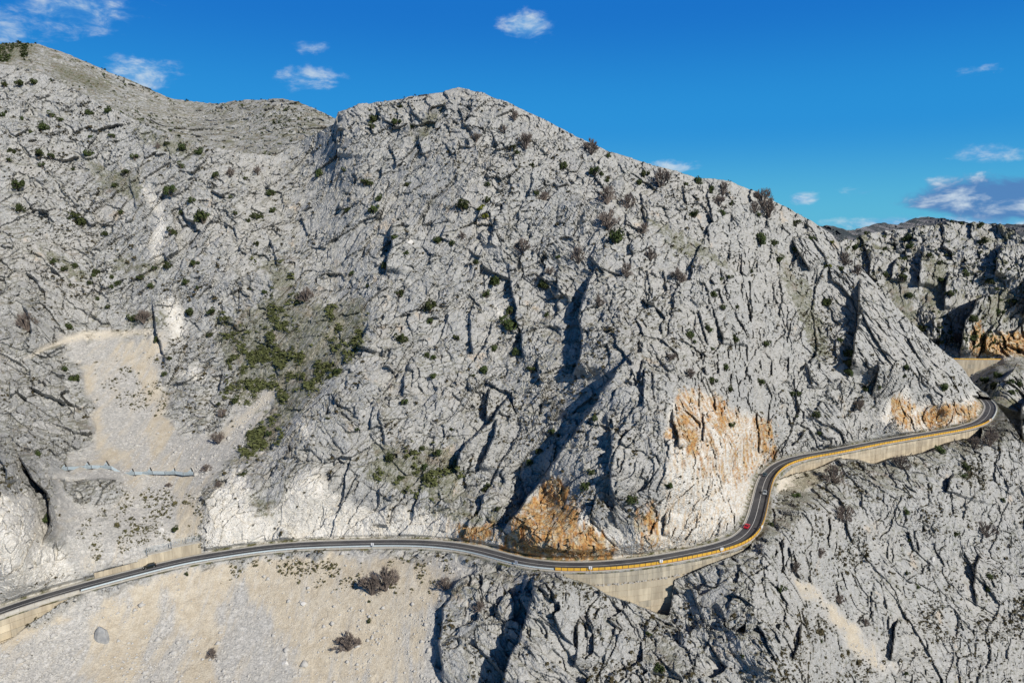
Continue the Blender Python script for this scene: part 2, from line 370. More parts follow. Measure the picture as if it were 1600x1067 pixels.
# masks in view angles (material zones): each a list of outlines
ZONES = {
 'scree': [[(95,530),(250,522),(255,600),(262,650),(330,690),(400,600),(430,590),(430,640),(380,700),(330,760),(310,800),(320,850),(300,860),(130,900),(95,850),(85,760),(130,700),(150,640),(130,580)],
           [(-180,1000),(60,968),(130,932),(300,884),(480,862),(700,866),(745,884),(700,930),(684,980),(690,1220),(-180,1220)],
           [(1230,888),(1256,900),(1300,950),(1345,990),(1400,1050),(1378,1052),(1320,1005),(1262,940)]],
 'tan':   [[(200,530),(250,528),(258,600),(275,680),(250,740),(230,640),(195,560)],[(100,560),(140,570),(135,620),(90,600)],
           [(-180,1000),(60,968),(120,960),(60,1000),(0,1010)],[(240,890),(480,866),(640,870),(700,900),(640,960),(560,1060),(540,1220),(500,1220),(430,960),(380,900),(330,960),(330,1220),(290,1220),(280,940)],
           [(180,930),(240,900),(250,960),(200,1080),(190,1220),(160,1220),(140,1030),(150,960)],
           [(285,760),(325,740),(318,840),(285,850)],[(130,650),(150,640),(190,730),(160,740)],
           [(1230,888),(1256,900),(1300,950),(1345,990),(1400,1050),(1378,1052),(1320,1005),(1262,940)],[(590,905),(690,900),(660,1000),(640,1090),(580,1080)],
           [(820,900),(900,900),(905,940),(830,945)]],
 'cut':   [[(-180,1000),(-180,780),(-20,760),(40,772),(70,815),(75,850),(125,890),(120,915),(0,955)],
           [(315,860),(325,775),(350,745),(380,735),(400,800),(440,790),(465,740),(490,735),(520,770),(560,790),(640,800),(720,805),(765,830),(768,860),(640,846),(500,850)],
           [(778,868),(775,830),(830,780),(870,735),(890,790),(930,815),(1000,830),(1030,800),(1040,730),(1050,640),(1075,615),(1110,612),(1150,640),(1190,650),(1200,700),(1184,745),(1168,800),(1120,846),(1000,878),(870,884)],
           [(1375,655),(1400,618),(1420,610),(1435,630),(1500,630),(1530,620),(1534,655),(1440,678),(1395,682)],
           [(222,285),(232,290),(262,370),(258,410),(245,400),(236,340)],[(285,575),(312,570),(314,590),(288,592)],[(462,658),(480,655),(495,680),(480,690)],
           [(250,460),(280,470),(285,520),(265,530)],[(770,470),(785,490),(780,500)]],
 'rust':  [[(778,868),(775,830),(830,780),(866,742),(885,760),(895,790),(935,820),(965,850),(950,880),(870,884)],
           [(1052,650),(1080,645),(1090,690),(1085,720),(1060,715)],[(1066,618),(1090,618),(1088,640),(1066,636)],[(1095,610),(1130,625),(1150,660),(1140,700),(1120,660)],
           [(1180,650),(1205,660),(1206,715),(1188,722)],[(1400,618),(1418,612),(1440,650),(1420,672),(1405,660)],[(1440,640),(1530,622),(1533,652),(1450,672)],
           [(1000,800),(1025,790),(1030,850),(1010,860)],[(700,815),(765,825),(768,852),(705,838)]],
 'veg':   [[(395,400),(455,415),(485,460),(520,475),(575,468),(570,540),(520,590),(470,640),(430,690),(385,725),(372,700),(410,650),(430,610),(380,600),(345,560),(340,500),(400,470),(430,455)],[(360,590),(430,600),(400,640),(350,620)],
           [(200,190),(300,220),(320,250),(290,250),(220,215)],[(600,700),(700,690),(725,740),(720,790),(600,760),(560,740)],[(180,400),(250,400),(250,420),(180,430)],
           [(1210,395),(1260,440),(1310,560),(1280,560),(1230,470)],[(1000,330),(1080,370),(1150,420),(1120,420),(1040,380)],[(130,250),(230,270),(220,320),(150,300)],
           [(640,790),(770,800),(775,830),(720,820)],[(190,484),(248,484),(248,505),(190,503)],[(30,370),(110,410),(160,440),(120,440),(60,400)],
           [(400,770),(440,790),(420,810),(395,800)],[(640,200),(700,160),(690,190),(650,240)]],
 'path':  [[(1210,748),(1240,738),(1275,728),(1300,720),(1290,738),(1278,754),(1258,762),(1225,764),(1212,770)],[(60,545),(130,520),(240,512),(240,522),(130,532),(40,560)],[(440,590),(540,500),(545,505),(450,600),(350,690),(330,690)]],
}
ZG = {}
for k, v in ZONES.items(): ZG[k] = np.minimum.reduce([poly_sd(CX, CY, p) for p in v])
WARP = {}
def zone(name, px, py, soft, warp, seed, size=30):
    if 'w' not in WARP: WARP['w'] = (vnoise(px, py, 30, 21, 4), vnoise(px, py, 30, 22, 4), vnoise(px, py, 46, 25, 3))
    a, b, c = WARP['w']; k = seed % 3
    wx, wy = ((a, b), (-b, c), (c, -a))[k]; wx = wx * warp; wy = wy * warp
    return 1 - sstep(samp(ZG[name], px + wx, py + wy), -soft, soft)

def grid_mesh(name, V, nu, nv, attrs):
    me = bpy.data.meshes.new(name)
    me.vertices.add(nu * nv); me.vertices.foreach_set('co', V.astype(np.float32).ravel())
    i = np.arange(nu - 1)[None, :] + (np.arange(nv - 1) * nu)[:, None]; i = i.ravel()
    q = np.stack([i, i + 1, i + 1 + nu, i + nu], 1).astype(np.int32)
    n = len(q); me.loops.add(n * 4); me.loops.foreach_set('vertex_index', q.ravel())
    me.polygons.add(n); me.polygons.foreach_set('loop_start', np.arange(0, n * 4, 4, dtype=np.int32))
    me.update(calc_edges=True); me.validate()
    me.polygons.foreach_set('use_smooth', np.ones(n, bool))
    for k, a in attrs.items():
        at = me.attributes.new(k, 'FLOAT', 'POINT'); at.data.foreach_set('value', a.astype(np.float32).ravel())
    return me

QUAL = 1.0
NU = int(1240 * QUAL); NV = int(840 * QUAL); NB = 36
us = np.linspace(-150, 1750, NU)
top = np.interp(us, TX, TY) + 2
t = np.linspace(0, 1, NV)
PXg = np.repeat(us[None], NV, 0); PYg = 1180 + (top[None] - 1180) * t[:, None]
Y, dpl, ws = surf_Y(PXg, PYg)
kzv = kz(PYg)
V = np.stack([kx(PXg, PYg) * Y, Y, H + kzv * Y], -1)
# behind the skyline the ground rounds over and falls away
last = V[-1]; back = []
for j in range(1, NB + 1):
    s = j * 1.3 + j * j * 0.12
    back.append(last + np.stack([s * last[:, 0] / last[:, 1] * 0.6, np.full(NU, s), np.full(NU, 2.2 - 0.0022 * (s - 4) ** 2 - 0.35 * s)], -1) - np.array([0, 0, 2.2]) * (1 if j > 0 else 0))
V = np.concatenate([V, np.array(back)], 0)
def padb(a): return np.concatenate([a, np.repeat(a[-1:], NB, 0)], 0)
Z = {'scree': zone('scree', PXg, PYg, 9, 20, 21, 40), 'tan': zone('tan', PXg, PYg, 16, 22, 23), 'cut': zone('cut', PXg, PYg, 10, 14, 25),
     'rust': zone('rust', PXg, PYg, 16, 18, 27), 'veg': zone('veg', PXg, PYg, 16, 16, 29), 'path': zone('path', PXg, PYg, 5, 5, 31)}
spur = samp(mask(CX, CY, [[(1045,650),(1066,618),(1112,612),(1150,640),(1192,650),(1200,705),(1182,745),(1166,795),(1120,842),(1000,876),(960,870),(1010,800),(1035,730)],[(1380,640),(1530,618),(1536,655),(1400,682)],[(700,815),(770,830),(768,860),(690,846)]], 8), PXg + WARP['w'][0] * 10, PYg + WARP['w'][1] * 10)
spur2 = samp(mask(CX, CY, [[(1048,645),(1066,612),(1112,608),(1152,640),(1205,655),(1206,712),(1180,740),(1150,770),(1095,745),(1060,730)],[(985,800),(1040,780),(1045,850),(1000,868)]], 10), PXg + WARP['w'][1] * 12, PYg + WARP['w'][2] * 12)
Z['tan'] = np.maximum(Z['tan'] * Z['scree'], spur); Z['rust'] = np.maximum(Z['rust'], .50 * spur2)
lowright = sstep(PXg, 1180, 1260) * (dpl < 0)
inroad = 1 - sstep(np.abs(dpl), HW + 1.2, HW + 4.0)
Z['veg'] = np.maximum(Z['veg'], (.13 + .17 * sstep(PXg, 1120, 1330)) * (1 - Z['scree']) * (1 - Z['cut']) * (1 - inroad))
isl = samp(mask(CX, CY, [[(98,748),(150,744),(188,752),(192,775),(165,795),(120,790),(100,770)],[(150,800),(170,800),(165,815)],[(262,640),(300,660),(300,690),(275,670)]], 5), PXg + WARP['w'][0] * 9, PYg + WARP['w'][1] * 9)
Z['scree'] = Z['scree'] * (1 - isl)
amp = 1.0 - 0.95 * Z['scree'] * (1 - 0.0 * Z['tan']); amp *= 1 - 0.38 * Z['cut']; amp *= 1 - 0.45 * Z['veg']; amp *= 1 - inroad
amp *= 1 - 0.9 * Z['path']; amp *= 1 - .3 * (1 - sstep(PYg - top[None], 4, 30)); amp *= 1 - .28 * lowright; amp *= np.where((ws < 1.5) & (dpl < 0), 0.12, 1.0)
amp *= 1 - 0.9 * (1 - sstep(np.hypot((PXg - 200) / 130, (PYg - 738) / 12), 0.8, 1.2))
# direction in which the strata lean: +1 = "/" , -1 = "\"
lean = np.clip(vnoise(PXg, PYg, 260, 41, 2) * 0.7 + 0.25, -1, 1)
lm = samp(mask(CX, CY, [[(-180,380),(120,430),(200,520),(100,700),(-180,760)], [(1280,360),(1540,600),(1500,660),(1340,640)]], 60), PXg, PYg)
lean = lean * (1 - lm) - lm
lean = np.maximum(lean, samp(mask(CX, CY, [[(700,560),(980,560),(780,850),(690,780)]], 40), PXg, PYg))
verge = sstep(np.abs(dpl), HW + 0.3, HW + 0.8) * (1 - sstep(np.abs(dpl), HW + 2.2, HW + 3.2))
AT = {k: padb(v) for k, v in dict(scree=Z['scree'], tan=Z['tan'], cut=Z['cut'], rust=Z['rust'], veg=Z['veg'], path=Z['path'], amp=amp, lean=lean, verge=verge).items()}
main_me = grid_mesh('mountain', V.reshape(-1, 3), NU, NV + NB, AT)
print('main mesh', round(time.time() - T0, 1))

# ------------------------------------------------------------------ rock relief (geometry nodes, applied)
def rock_colour(t, pos, nrm, at, cav, shrubby, tint):
    scree, tan, cut, rust, veg, path, verge = [at(n) for n in ('scree', 'tan', 'cut', 'rust', 'veg', 'path', 'verge')]
    n1 = t.noise(pos, .035, 3, .6).outputs[0]; n2 = t.noise(pos, .32, 4, .68).outputs[0]; n3 = t.noise(pos, 1.7, 3, .7).outputs[0]
    stv = t.vmath('MULTIPLY', pos, (1.0, 1.0, .10)); st = t.noise(stv, .42, 3, .6).outputs[0]
    sth = t.noise(stv, 1.3, 3, .6).outputs[0]
    grey = t.mix(t.ss(n2, .3, .7), (.365, .365, .353), (.51, .505, .48))
    grey = t.mix(t.math('MULTIPLY', t.ss(st, .48, .68), .40), grey, (.32, .33, .335))
    grey = t.mix(t.ss(n1, .42, .66), grey, t.mix(.35, grey, (.50, .475, .43)))
    grey = t.mix(t.math('MULTIPLY', t.ss(n3, .53, .66), .45), grey, (.25, .25, .24))
    wp = t.vmath('ADD', t.vmath('MULTIPLY', pos, (1, 1, .55)), t.vmath('SCALE', t.vmath('SUBTRACT', t.noise(pos, .45, 3, .6).outputs['Color'], (.5, .5, .5)), scale=3.2))
    je = t.voro(wp, .42, 'DISTANCE_TO_EDGE').outputs['Distance']; je2 = t.voro(wp, 1.15, 'DISTANCE_TO_EDGE').outputs['Distance']
    joint = t.math('MAXIMUM', t.math('MULTIPLY', t.ss(je, .0, .075, 1., 0.), t.ss(n2, .40, .55)), t.math('MULTIPLY', t.ss(je2, .0, .10, .8, 0.), t.ss(n2, .50, .62)))
    grey = t.mix(t.math('MULTIPLY', t.ss(cav, .45, .95), .16), grey, (.19, .185, .165))
    grey = t.mix(t.math('MULTIPLY', joint, .24), grey, (.10, .10, .085))
    grey = t.mix(t.math('MULTIPLY', t.ss(t.noise(pos, .06, 4, .7).outputs[0], .63, .70), .55), grey, (.56, .46, .35))
    fresh = t.mix(t.ss(n2, .35, .68), (.61, .585, .525), (.80, .775, .72))
    fresh = t.mix(t.math('MULTIPLY', t.ss(sth, .47, .62), t.math('ADD', .12, t.math('MULTIPLY', tan, .6))), fresh, (.53, .39, .23))
    fresh = t.mix(t.math('MULTIPLY', t.ss(st, .54, .68), .32), fresh, (.42, .42, .40))
    fresh = t.mix(t.math('MULTIPLY', joint, .32), fresh, (.20, .18, .14))
    fresh = t.mix(t.math('MULTIPLY', t.ss(t.noise(stv, .25, 4, .65).outputs[0], .54, .66), .28), fresh, (.46, .45, .42))
    rustc = t.mix(t.ss(sth, .36, .62), (.55, .385, .175), (.39, .175, .055))
    rustc = t.mix(t.ss(t.noise(stv, .8, 3, .6).outputs[0], .54, .66), rustc, (.24, .20, .17))
    rustc = t.mix(t.ss(n2, .50, .62), rustc, (.60, .53, .39))
    rustc = t.mix(t.math('MULTIPLY', joint, .5), rustc, (.12, .085, .055))
    sv = t.vmath('MULTIPLY', pos, (1.0, .25, .25)); sn = t.noise(sv, .14, 3, .6).outputs[0]
    gravel = t.mix(t.ss(n3, .35, .65), (.32, .315, .30), (.53, .51, .47))
    vor = t.voro(pos, 1.1); gv = t.new('FunctionNodeSeparateColor', {0: vor.outputs['Color']}).outputs[0]
    gravel = t.mix(t.math('MULTIPLY', t.ss(gv, .72, .95), .6), gravel, (.64, .62, .58))
    sand = t.mix(t.ss(n2, .3, .7), (.47, .405, .305), (.585, .525, .42))
    sand = t.mix(t.math('MULTIPLY', t.ss(n3, .52, .68), .5), sand, (.36, .32, .26))
    sn2 = t.noise(t.vmath('MULTIPLY', pos, (1.0, .12, .12)), .6, 3, .7).outputs[0]
    tanf = t.ss(t.math('ADD', t.math('MULTIPLY', tan, .55), t.math('ADD', t.math('MULTIPLY', t.math('SUBTRACT', sn, .5), 1.5), t.math('MULTIPLY', t.math('SUBTRACT', sn2, .5), 1.3))), -.02, .55)
    sc = t.mix(tanf, gravel, sand)
    sc = t.mix(t.math('MULTIPLY', t.ss(t.noise(sv, .5, 3, .6).outputs[0], .55, .7), .4), sc, (.58, .55, .49))
    col = t.mix(cut, grey, fresh)
    col = t.mix(t.math('MULTIPLY', t.ss(t.math('ADD', rust, t.math('MULTIPLY', t.math('SUBTRACT', st, .5), 2.4)), .30, .80), t.ss(rust, 0, .3)), col, rustc)
    col = t.mix(scree, col, sc)
    col = t.mix(path, col, (.60, .545, .45))
    # dry grass and moss that has settled on ledges, in joints and in the green hollows
    sep = t.new('ShaderNodeSeparateXYZ', {0: nrm}); up = sep.outputs[2]
    gn = t.noise(pos, .11, 4, .65).outputs[0]
    grass = t.mix(t.ss(n3, .35, .65), (.075, .088, .030), (.16, .145, .070))
    grass = t.mix(t.ss(gn, .5, .7), grass, (.16, .115, .07))
    ledge = t.math('MULTIPLY', t.ss(up, .74, .92), t.ss(t.math('ADD', gn, t.math('MULTIPLY', veg, .25)), .40, .60))
    lv = t.math('ADD', t.math('MULTIPLY', ledge, .55), t.math('MULTIPLY', t.math('MULTIPLY', t.ss(cav, .35, .9), t.ss(n2, .42, .6)), t.math('ADD', .24, shrubby)))
    vg = t.math('MULTIPLY', t.ss(t.math('ADD', veg, t.math('MULTIPLY', t.math('SUBTRACT', t.noise(pos, .3, 3, .6).outputs[0], .5), 2.4)), .45, .80), t.ss(veg, 0, .2))
    vg = t.math('MULTIPLY', vg, t.ss(t.math('ADD', n3, t.math('MULTIPLY', n2, .6)), .72, .92, 1.0, .35))
    lv = t.math('MULTIPLY', lv, t.math('SUBTRACT', 1.0, t.math('MULTIPLY', t.math('MAXIMUM', scree, t.math('MULTIPLY', cut, .8)), .92)))
    lv = t.math('MAXIMUM', lv, t.math('MULTIPLY', vg, .8))
    lv = t.math('MAXIMUM', lv, t.math('MULTIPLY', verge, t.ss(n2, .40, .6)), clamp=True)
    lv = t.math('MAXIMUM', lv, t.math('MULTIPLY', t.ss(t.noise(pos, .05, 4, .65).outputs[0], .54, .63), t.math('MULTIPLY', shrubby, 2.6)), clamp=True)
    col = t.mix(lv, col, grass)
    col = t.mix(1.0, col, tint, 'MULTIPLY')
    return col, t.math('MULTIPLY', joint, t.math('SUBTRACT', 1.0, scree))
def relief_group():
    ng = bpy.data.node_groups.new('rock_relief', 'GeometryNodeTree')
    ng.interface.new_socket('Geometry', in_out='INPUT', socket_type='NodeSocketGeometry')
    ng.interface.new_socket('Gain', in_out='INPUT', socket_type='NodeSocketFloat')
    ng.interface.new_socket('Size', in_out='INPUT', socket_type='NodeSocketFloat')
    ng.interface.new_socket('Shrubby', in_out='INPUT', socket_type='NodeSocketFloat')
    ng.interface.new_socket('Geometry', in_out='OUTPUT', socket_type='NodeSocketGeometry')
    g = NT(ng); gi = g.new('NodeGroupInput'); go = g.new('NodeGroupOutput')
    pos = g.new('GeometryNodeInputPosition').outputs[0]
    def attr(n): return g.new('GeometryNodeInputNamedAttribute', {'Name': n}, data_type='FLOAT').outputs[0]
    amp, lean, scree, cut = attr('amp'), attr('lean'), attr('scree'), attr('cut')
    inv = g.math('DIVIDE', 1.0, gi.outputs['Size'])
    p = g.vmath('SCALE', pos, scale=inv)
    def nv(v, s, d=2.0):
        return g.vmath('SUBTRACT', g.noise(v, s, d).outputs['Color'], (.5, .5, .5))
    w = g.vmath('ADD', p, g.vmath('SCALE', nv(p, 1 / 26.0), scale=8.0))
    w = g.vmath('ADD', w, g.vmath('SCALE', nv(p, 1 / 7.0), scale=2.4))
    w = g.vmath('ADD', w, g.vmath('SCALE', nv(p, 1 / 2.2), scale=0.55))
    sx = g.new('ShaderNodeSeparateXYZ', {0: w})
    def coords(k, zs):
        x = g.math('ADD', sx.outputs[0], g.math('MULTIPLY', sx.outputs[2], k))
        return g.new('ShaderNodeCombineXYZ', {0: x, 1: g.math('MULTIPLY', sx.outputs[1], .8), 2: g.math('MULTIPLY', sx.outputs[2], zs)}).outputs[0]
    def pile(c, fr):
        def blk(s, a_step, a_bump, a_crack, cw, off):
            cc = g.vmath('ADD', c, off)
            v = g.voro(cc, s); e = g.voro(cc, s, 'DISTANCE_TO_EDGE')
            rr = g.new('FunctionNodeSeparateColor', {0: v.outputs['Color']})
            st = g.math('MULTIPLY', rr.outputs[0], a_step)
            # tilted facet: dot(position-in-cell, random direction)
            loc = g.vmath('SUBTRACT', cc, v.outputs['Position'])
            rd = g.vmath('SUBTRACT', v.outputs['Color'], (.5, .5, .35))
            ti = g.math('MULTIPLY', g.vmath('DOT_PRODUCT', loc, rd), a_bump)
            ck = g.math('MULTIPLY', g.ss(e.outputs['Distance'], 0.0, cw, 1.0, 0.0), -a_crack)
            return g.math('ADD', g.math('ADD', st, ti), ck), g.ss(e.outputs['Distance'], 0.0, cw * 1.6, 1.0, 0.0)
        z0, cz = blk(1 / 34.0, 4.4, 0.26, .45, .05, (11, 3, 5))
        a, ca = blk(1 / 14.0, 2.8, 0.62, .28, .06, (0, 0, 0))
        b, cb = blk(1 / 5.4, 1.7, 0.95, .26, .08, (31, 7, 3))
        d, cd_ = blk(1 / 2.2, .85, 1.05, .14, .11, (3, 17, 9))
        e5 = g.voro(g.vmath('ADD', c, (5, 2, 8)), 1 / 1.05).outputs['Distance']
        fe = g.voro(fr, 1 / 4.6, 'DISTANCE_TO_EDGE').outputs['Distance']; fg = g.ss(fe, 0.0, .11, 1.0, 0.0)
        fm = g.ss(g.noise(p, 1 / 12.0, 3, .6).outputs[0], .42, .60)
        sml = g.math('MULTIPLY', g.math('ADD', b, g.math('ADD', d, g.math('MULTIPLY', e5, -.55))), g.ss(g.noise(p, 1 / 17.0, 3, .6).outputs[0], .40, .58, .45, 1.3))
        tot = g.math('ADD', g.math('ADD', g.math('ADD', z0, a), sml), g.math('MULTIPLY', g.math('MULTIPLY', fg, fm), -.4))
        cav = g.math('MAXIMUM', g.math('MULTIPLY', ca, .8), g.math('MAXIMUM', cb, g.math('MULTIPLY', cd_, .7)))
        return tot, cav
    lf = g.ss(g.math('ADD', lean, g.math('MULTIPLY', g.math('SUBTRACT', g.noise(p, 1 / 45.0, 2).outputs[0], .5), 1.6)), -.004, .004)
    kk = g.math('ADD', 0.70, g.math('MULTIPLY', lf, -1.2))
    h, cav = pile(coords(kk, .60), coords(kk, .20))
    rib = g.noise(coords(-0.4, .35), 1 / 16.0, 4, .55).outputs[0]
    rg = g.math('SUBTRACT', 1.0, g.math('MULTIPLY', g.math('ABSOLUTE', g.math('SUBTRACT', rib, .5)), 5.0))
    h = g.math('ADD', h, g.math('MULTIPLY', rg, 1.5))
    fine = g.math('MULTIPLY', g.math('SUBTRACT', g.noise(w, .9, 5, .70).outputs[0], .5), 1.5)
    h = g.math('ADD', h, fine); h = g.math('SUBTRACT', h, 3.6)
    # vertical cut faces keep small fractured blocks; scree only ripples
    scr = g.math('MULTIPLY', g.math('SUBTRACT', g.noise(p, .55, 5, .7).outputs[0], .5), 0.75)
    total = g.math('ADD', g.math('MULTIPLY', h, amp), g.math('MULTIPLY', scr, scree))
    total = g.math('MULTIPLY', g.math('MULTIPLY', total, gi.outputs['Gain']), gi.outputs['Size'])
    side = g.vmath('SCALE', nv(w, 1 / 2.6, 3), scale=g.math('MULTIPLY', g.math('MULTIPLY', amp, 0.6), gi.outputs['Size']))
    tc = g.vmath('NORMALIZE', g.vmath('SUBTRACT', (0.0, 0.0, H), pos)); dr = g.vmath('NORMALIZE', g.vmath('ADD', tc, (0.0, 0.0, .22)))
    off = g.vmath('ADD', g.vmath('SCALE', dr, scale=total), side)
    def capture(geo, items):
        c = g.new('GeometryNodeCaptureAttribute', domain='POINT')
        for k, (typ, nm, sock) in enumerate(items):
            c.capture_items.new(typ, nm)
        g.l.new(geo, c.inputs[0])
        for k, (typ, nm, sock) in enumerate(items): g.l.new(sock, c.inputs[nm])
        return c
    c1 = capture(gi.outputs[0], [('VECTOR', 'off', off), ('FLOAT', 'cv', cav)])
    sp = g.new('GeometryNodeSetPosition', {'Geometry': c1.outputs[0], 'Offset': c1.outputs['off']})
    cvs = c1.outputs['cv']
    p2 = g.new('GeometryNodeInputPosition').outputs[0]; n2_ = g.new('GeometryNodeInputNormal').outputs[0]
    col, jt = rock_colour(g, p2, n2_, attr, cvs, gi.outputs['Shrubby'], (1, 1, 1))
    c2 = capture(sp.outputs[0], [('RGBA', 'cl', col), ('FLOAT', 'jo', jt)])
    s2 = g.new('GeometryNodeStoreNamedAttribute', {'Geometry': c2.outputs[0], 'Name': 'col', 'Value': c2.outputs['cl']}, data_type='FLOAT_COLOR', domain='POINT')
    s3 = g.new('GeometryNodeStoreNamedAttribute', {'Geometry': s2.outputs[0], 'Name': 'joint', 'Value': c2.outputs['jo']}, data_type='FLOAT', domain='POINT')
    g.l.new(s3.outputs[0], go.inputs[0])
    return ng
_nv = NT.vmath
def vmath_fix(s, op, a, b=None, c=None, scale=None):
    return _nv(s, op, a, b, c, scale)
RG = relief_group()
def relief(me, name, gain, size, shrubby=0.0):
    o = bpy.data.objects.new(name, me); COL.objects.link(o)
    md = o.modifiers.new('relief', 'NODES'); md.node_group = RG
    for it in RG.interface.items_tree:
        if it.in_out == 'INPUT' and it.name == 'Gain': md[it.identifier] = float(gain)
        if it.in_out == 'INPUT' and it.name == 'Shrubby': md[it.identifier] = float(shrubby)
        if it.in_out == 'INPUT' and it.name == 'Size': md[it.identifier] = float(size)
    dg = bpy.context.evaluated_depsgraph_get(); dg.update()
    m2 = bpy.data.meshes.new_from_object(o.evaluated_get(dg)); o.modifiers.clear(); o.data = m2; m2.name = name
    if 'polish' in name: m2.polygons.foreach_set('use_smooth', np.ones(len(m2.polygons), bool))
    else:
        aa = np.empty(len(m2.vertices), np.float32); m2.attributes['scree'].data.foreach_get('value', aa); vi = np.empty(len(m2.loops), np.int32); m2.loops.foreach_get('vertex_index', vi)
        m2.polygons.foreach_set('use_smooth', aa[vi[::4]] > .3)
    return o

# ------------------------------------------------------------------ materials
def mat(name, rough=0.85, spec=0.25):
    m = bpy.data.materials.new(name); m.use_nodes = True; t = NT(m.node_tree); t.n.clear()
    b = t.new('ShaderNodeBsdfPrincipled', {'Roughness': rough, 'Specular IOR Level': spec}); o = t.new('ShaderNodeOutputMaterial')
    t.l.new(b.outputs[0], o.inputs[0]); return m, t, b
def rock_material(name):
    m, t, b = mat(name, .93, .12)
    g_ = t.new('ShaderNodeNewGeometry'); pos = g_.outputs['Position']
    col = t.new('ShaderNodeAttribute', attribute_name='col').outputs['Color']; jt = t.new('ShaderNodeAttribute', attribute_name='joint').outputs['Fac']
    n3 = t.noise(pos, 2.4, 3, .7).outputs[0]
    col = t.mix(1.0, col, t.mix(t.ss(n3, .3, .7), (.84, .84, .84), (1.10, 1.10, 1.10)), 'MULTIPLY')
    t.l.new(col, b.inputs['Base Color'])
    hb = t.math('ADD', n3, t.math('MULTIPLY', jt, -.5))
    bp = t.new('ShaderNodeBump', {'Strength': 0.75, 'Distance': 0.55, 'Height': hb}); t.l.new(bp.outputs[0], b.inputs['Normal'])
    return m
M_ROCK = M_ROCK2 = rock_material('limestone')
def tag(o, label=None, cat=None, group=None, kind=None):
    if label: o['label'] = label
    if cat: o['category'] = cat
    if group: o['group'] = group
    if kind: o['kind'] = kind
    return o
mountain = relief(main_me, 'mountain', 0.84, 0.80); mountain.data.materials.append(M_ROCK)
tag(mountain, kind='structure')
print('relief', round(time.time() - T0, 1))
POS = np.empty(len(mountain.data.vertices) * 3, np.float32); mountain.data.vertices.foreach_get('co', POS)
POS = POS.reshape(NV + NB, NU, 3)
def hit(px, py):
    """point of the finished terrain seen in the direction (px, py)"""
    u = (px + 150) / 1900 * (NU - 1); tp = np.interp(px, TX, TY) + 2
    v = (1180 - py) / (1180 - tp) * (NV - 1)
    return Vector(POS[int(min(max(v, 0), NV + NB - 1)), int(min(max(u, 0), NU - 1))])

# ------------------------------------------------------------------ the ground and the mountains behind
def layer(name, x0, x1, topl, bot, pts, nu, nv, zones, scarps, material, gain, size, seed, nb=20):
    tx = np.array([p[0] for p in topl], float); ty = np.array([p[1] for p in topl], float)
    u = np.linspace(x0, x1, nu); tp = np.interp(u, tx, ty)
    PX = np.repeat(u[None], nv, 0); PY = bot + (tp[None] - bot) * np.linspace(0, 1, nv)[:, None]
    f = tps([(a, b, c * SC) for a, b, c in pts]); Y = f(PX, PY)
    wx = vnoise(PX, PY, 40, seed, 4) * 8
    Y = Y + scarp_field(PX + wx, PY + wx, scarps)
    V = np.stack([kx(PX, PY) * Y, Y, H + kz(PY) * Y], -1); last = V[-1]; back = []
    for j in range(1, nb + 1):
        s = (j * 2.0 + j * j * 0.4) * size
        back.append(last + np.stack([s * last[:, 0] / last[:, 1] * .5, np.full(nu, s), np.full(nu, -0.3 * s - 0.001 * s * s)], -1))
    V = np.concatenate([V, np.array(back)], 0)
    pad = lambda a: np.concatenate([a, np.repeat(a[-1:], nb, 0)], 0)
    at = {}
    for k in ('scree', 'tan', 'cut', 'rust', 'veg', 'path', 'verge'):
        at[k] = pad(mask(PX + wx, PY + wx * .5, zones[k], 8) if k in zones else np.zeros(PX.shape))
    a = np.ones(PX.shape) * (1 - .8 * (mask(PX, PY, zones['flat'], 4) if 'flat' in zones else 0)) * (1 - .6 * at['veg'][:nv])
    at['amp'] = pad(a); at['lean'] = pad(vnoise(PX, PY, 200, seed + 3, 2))
    o = relief(grid_mesh(name, V.reshape(-1, 3), nu, nv + nb, at), name, gain, size, .3 if size < 5 else 0)
    o.data.materials.append(material); tag(o, kind='structure')
    P = np.empty(len(o.data.vertices) * 3, np.float32); o.data.vertices.foreach_get('co', P); P = P.reshape(nv + nb, nu, 3)
    def h(px, py):
        i = int(np.clip((px - x0) / (x1 - x0) * (nu - 1), 0, nu - 1)); t0 = np.interp(px, tx, ty)
        return Vector(P[int(np.clip((bot - py) / (bot - t0) * (nv - 1), 0, nv - 1)), i])
    h.P = P[:nv].reshape(-1, 3); return o, h
R_TOP = [(1255,380),(1300,376),(1330,373),(1370,363),(1420,357),(1450,353),(1480,347),(1530,347),(1560,350),(1600,373),(1650,392),(1776,400)]
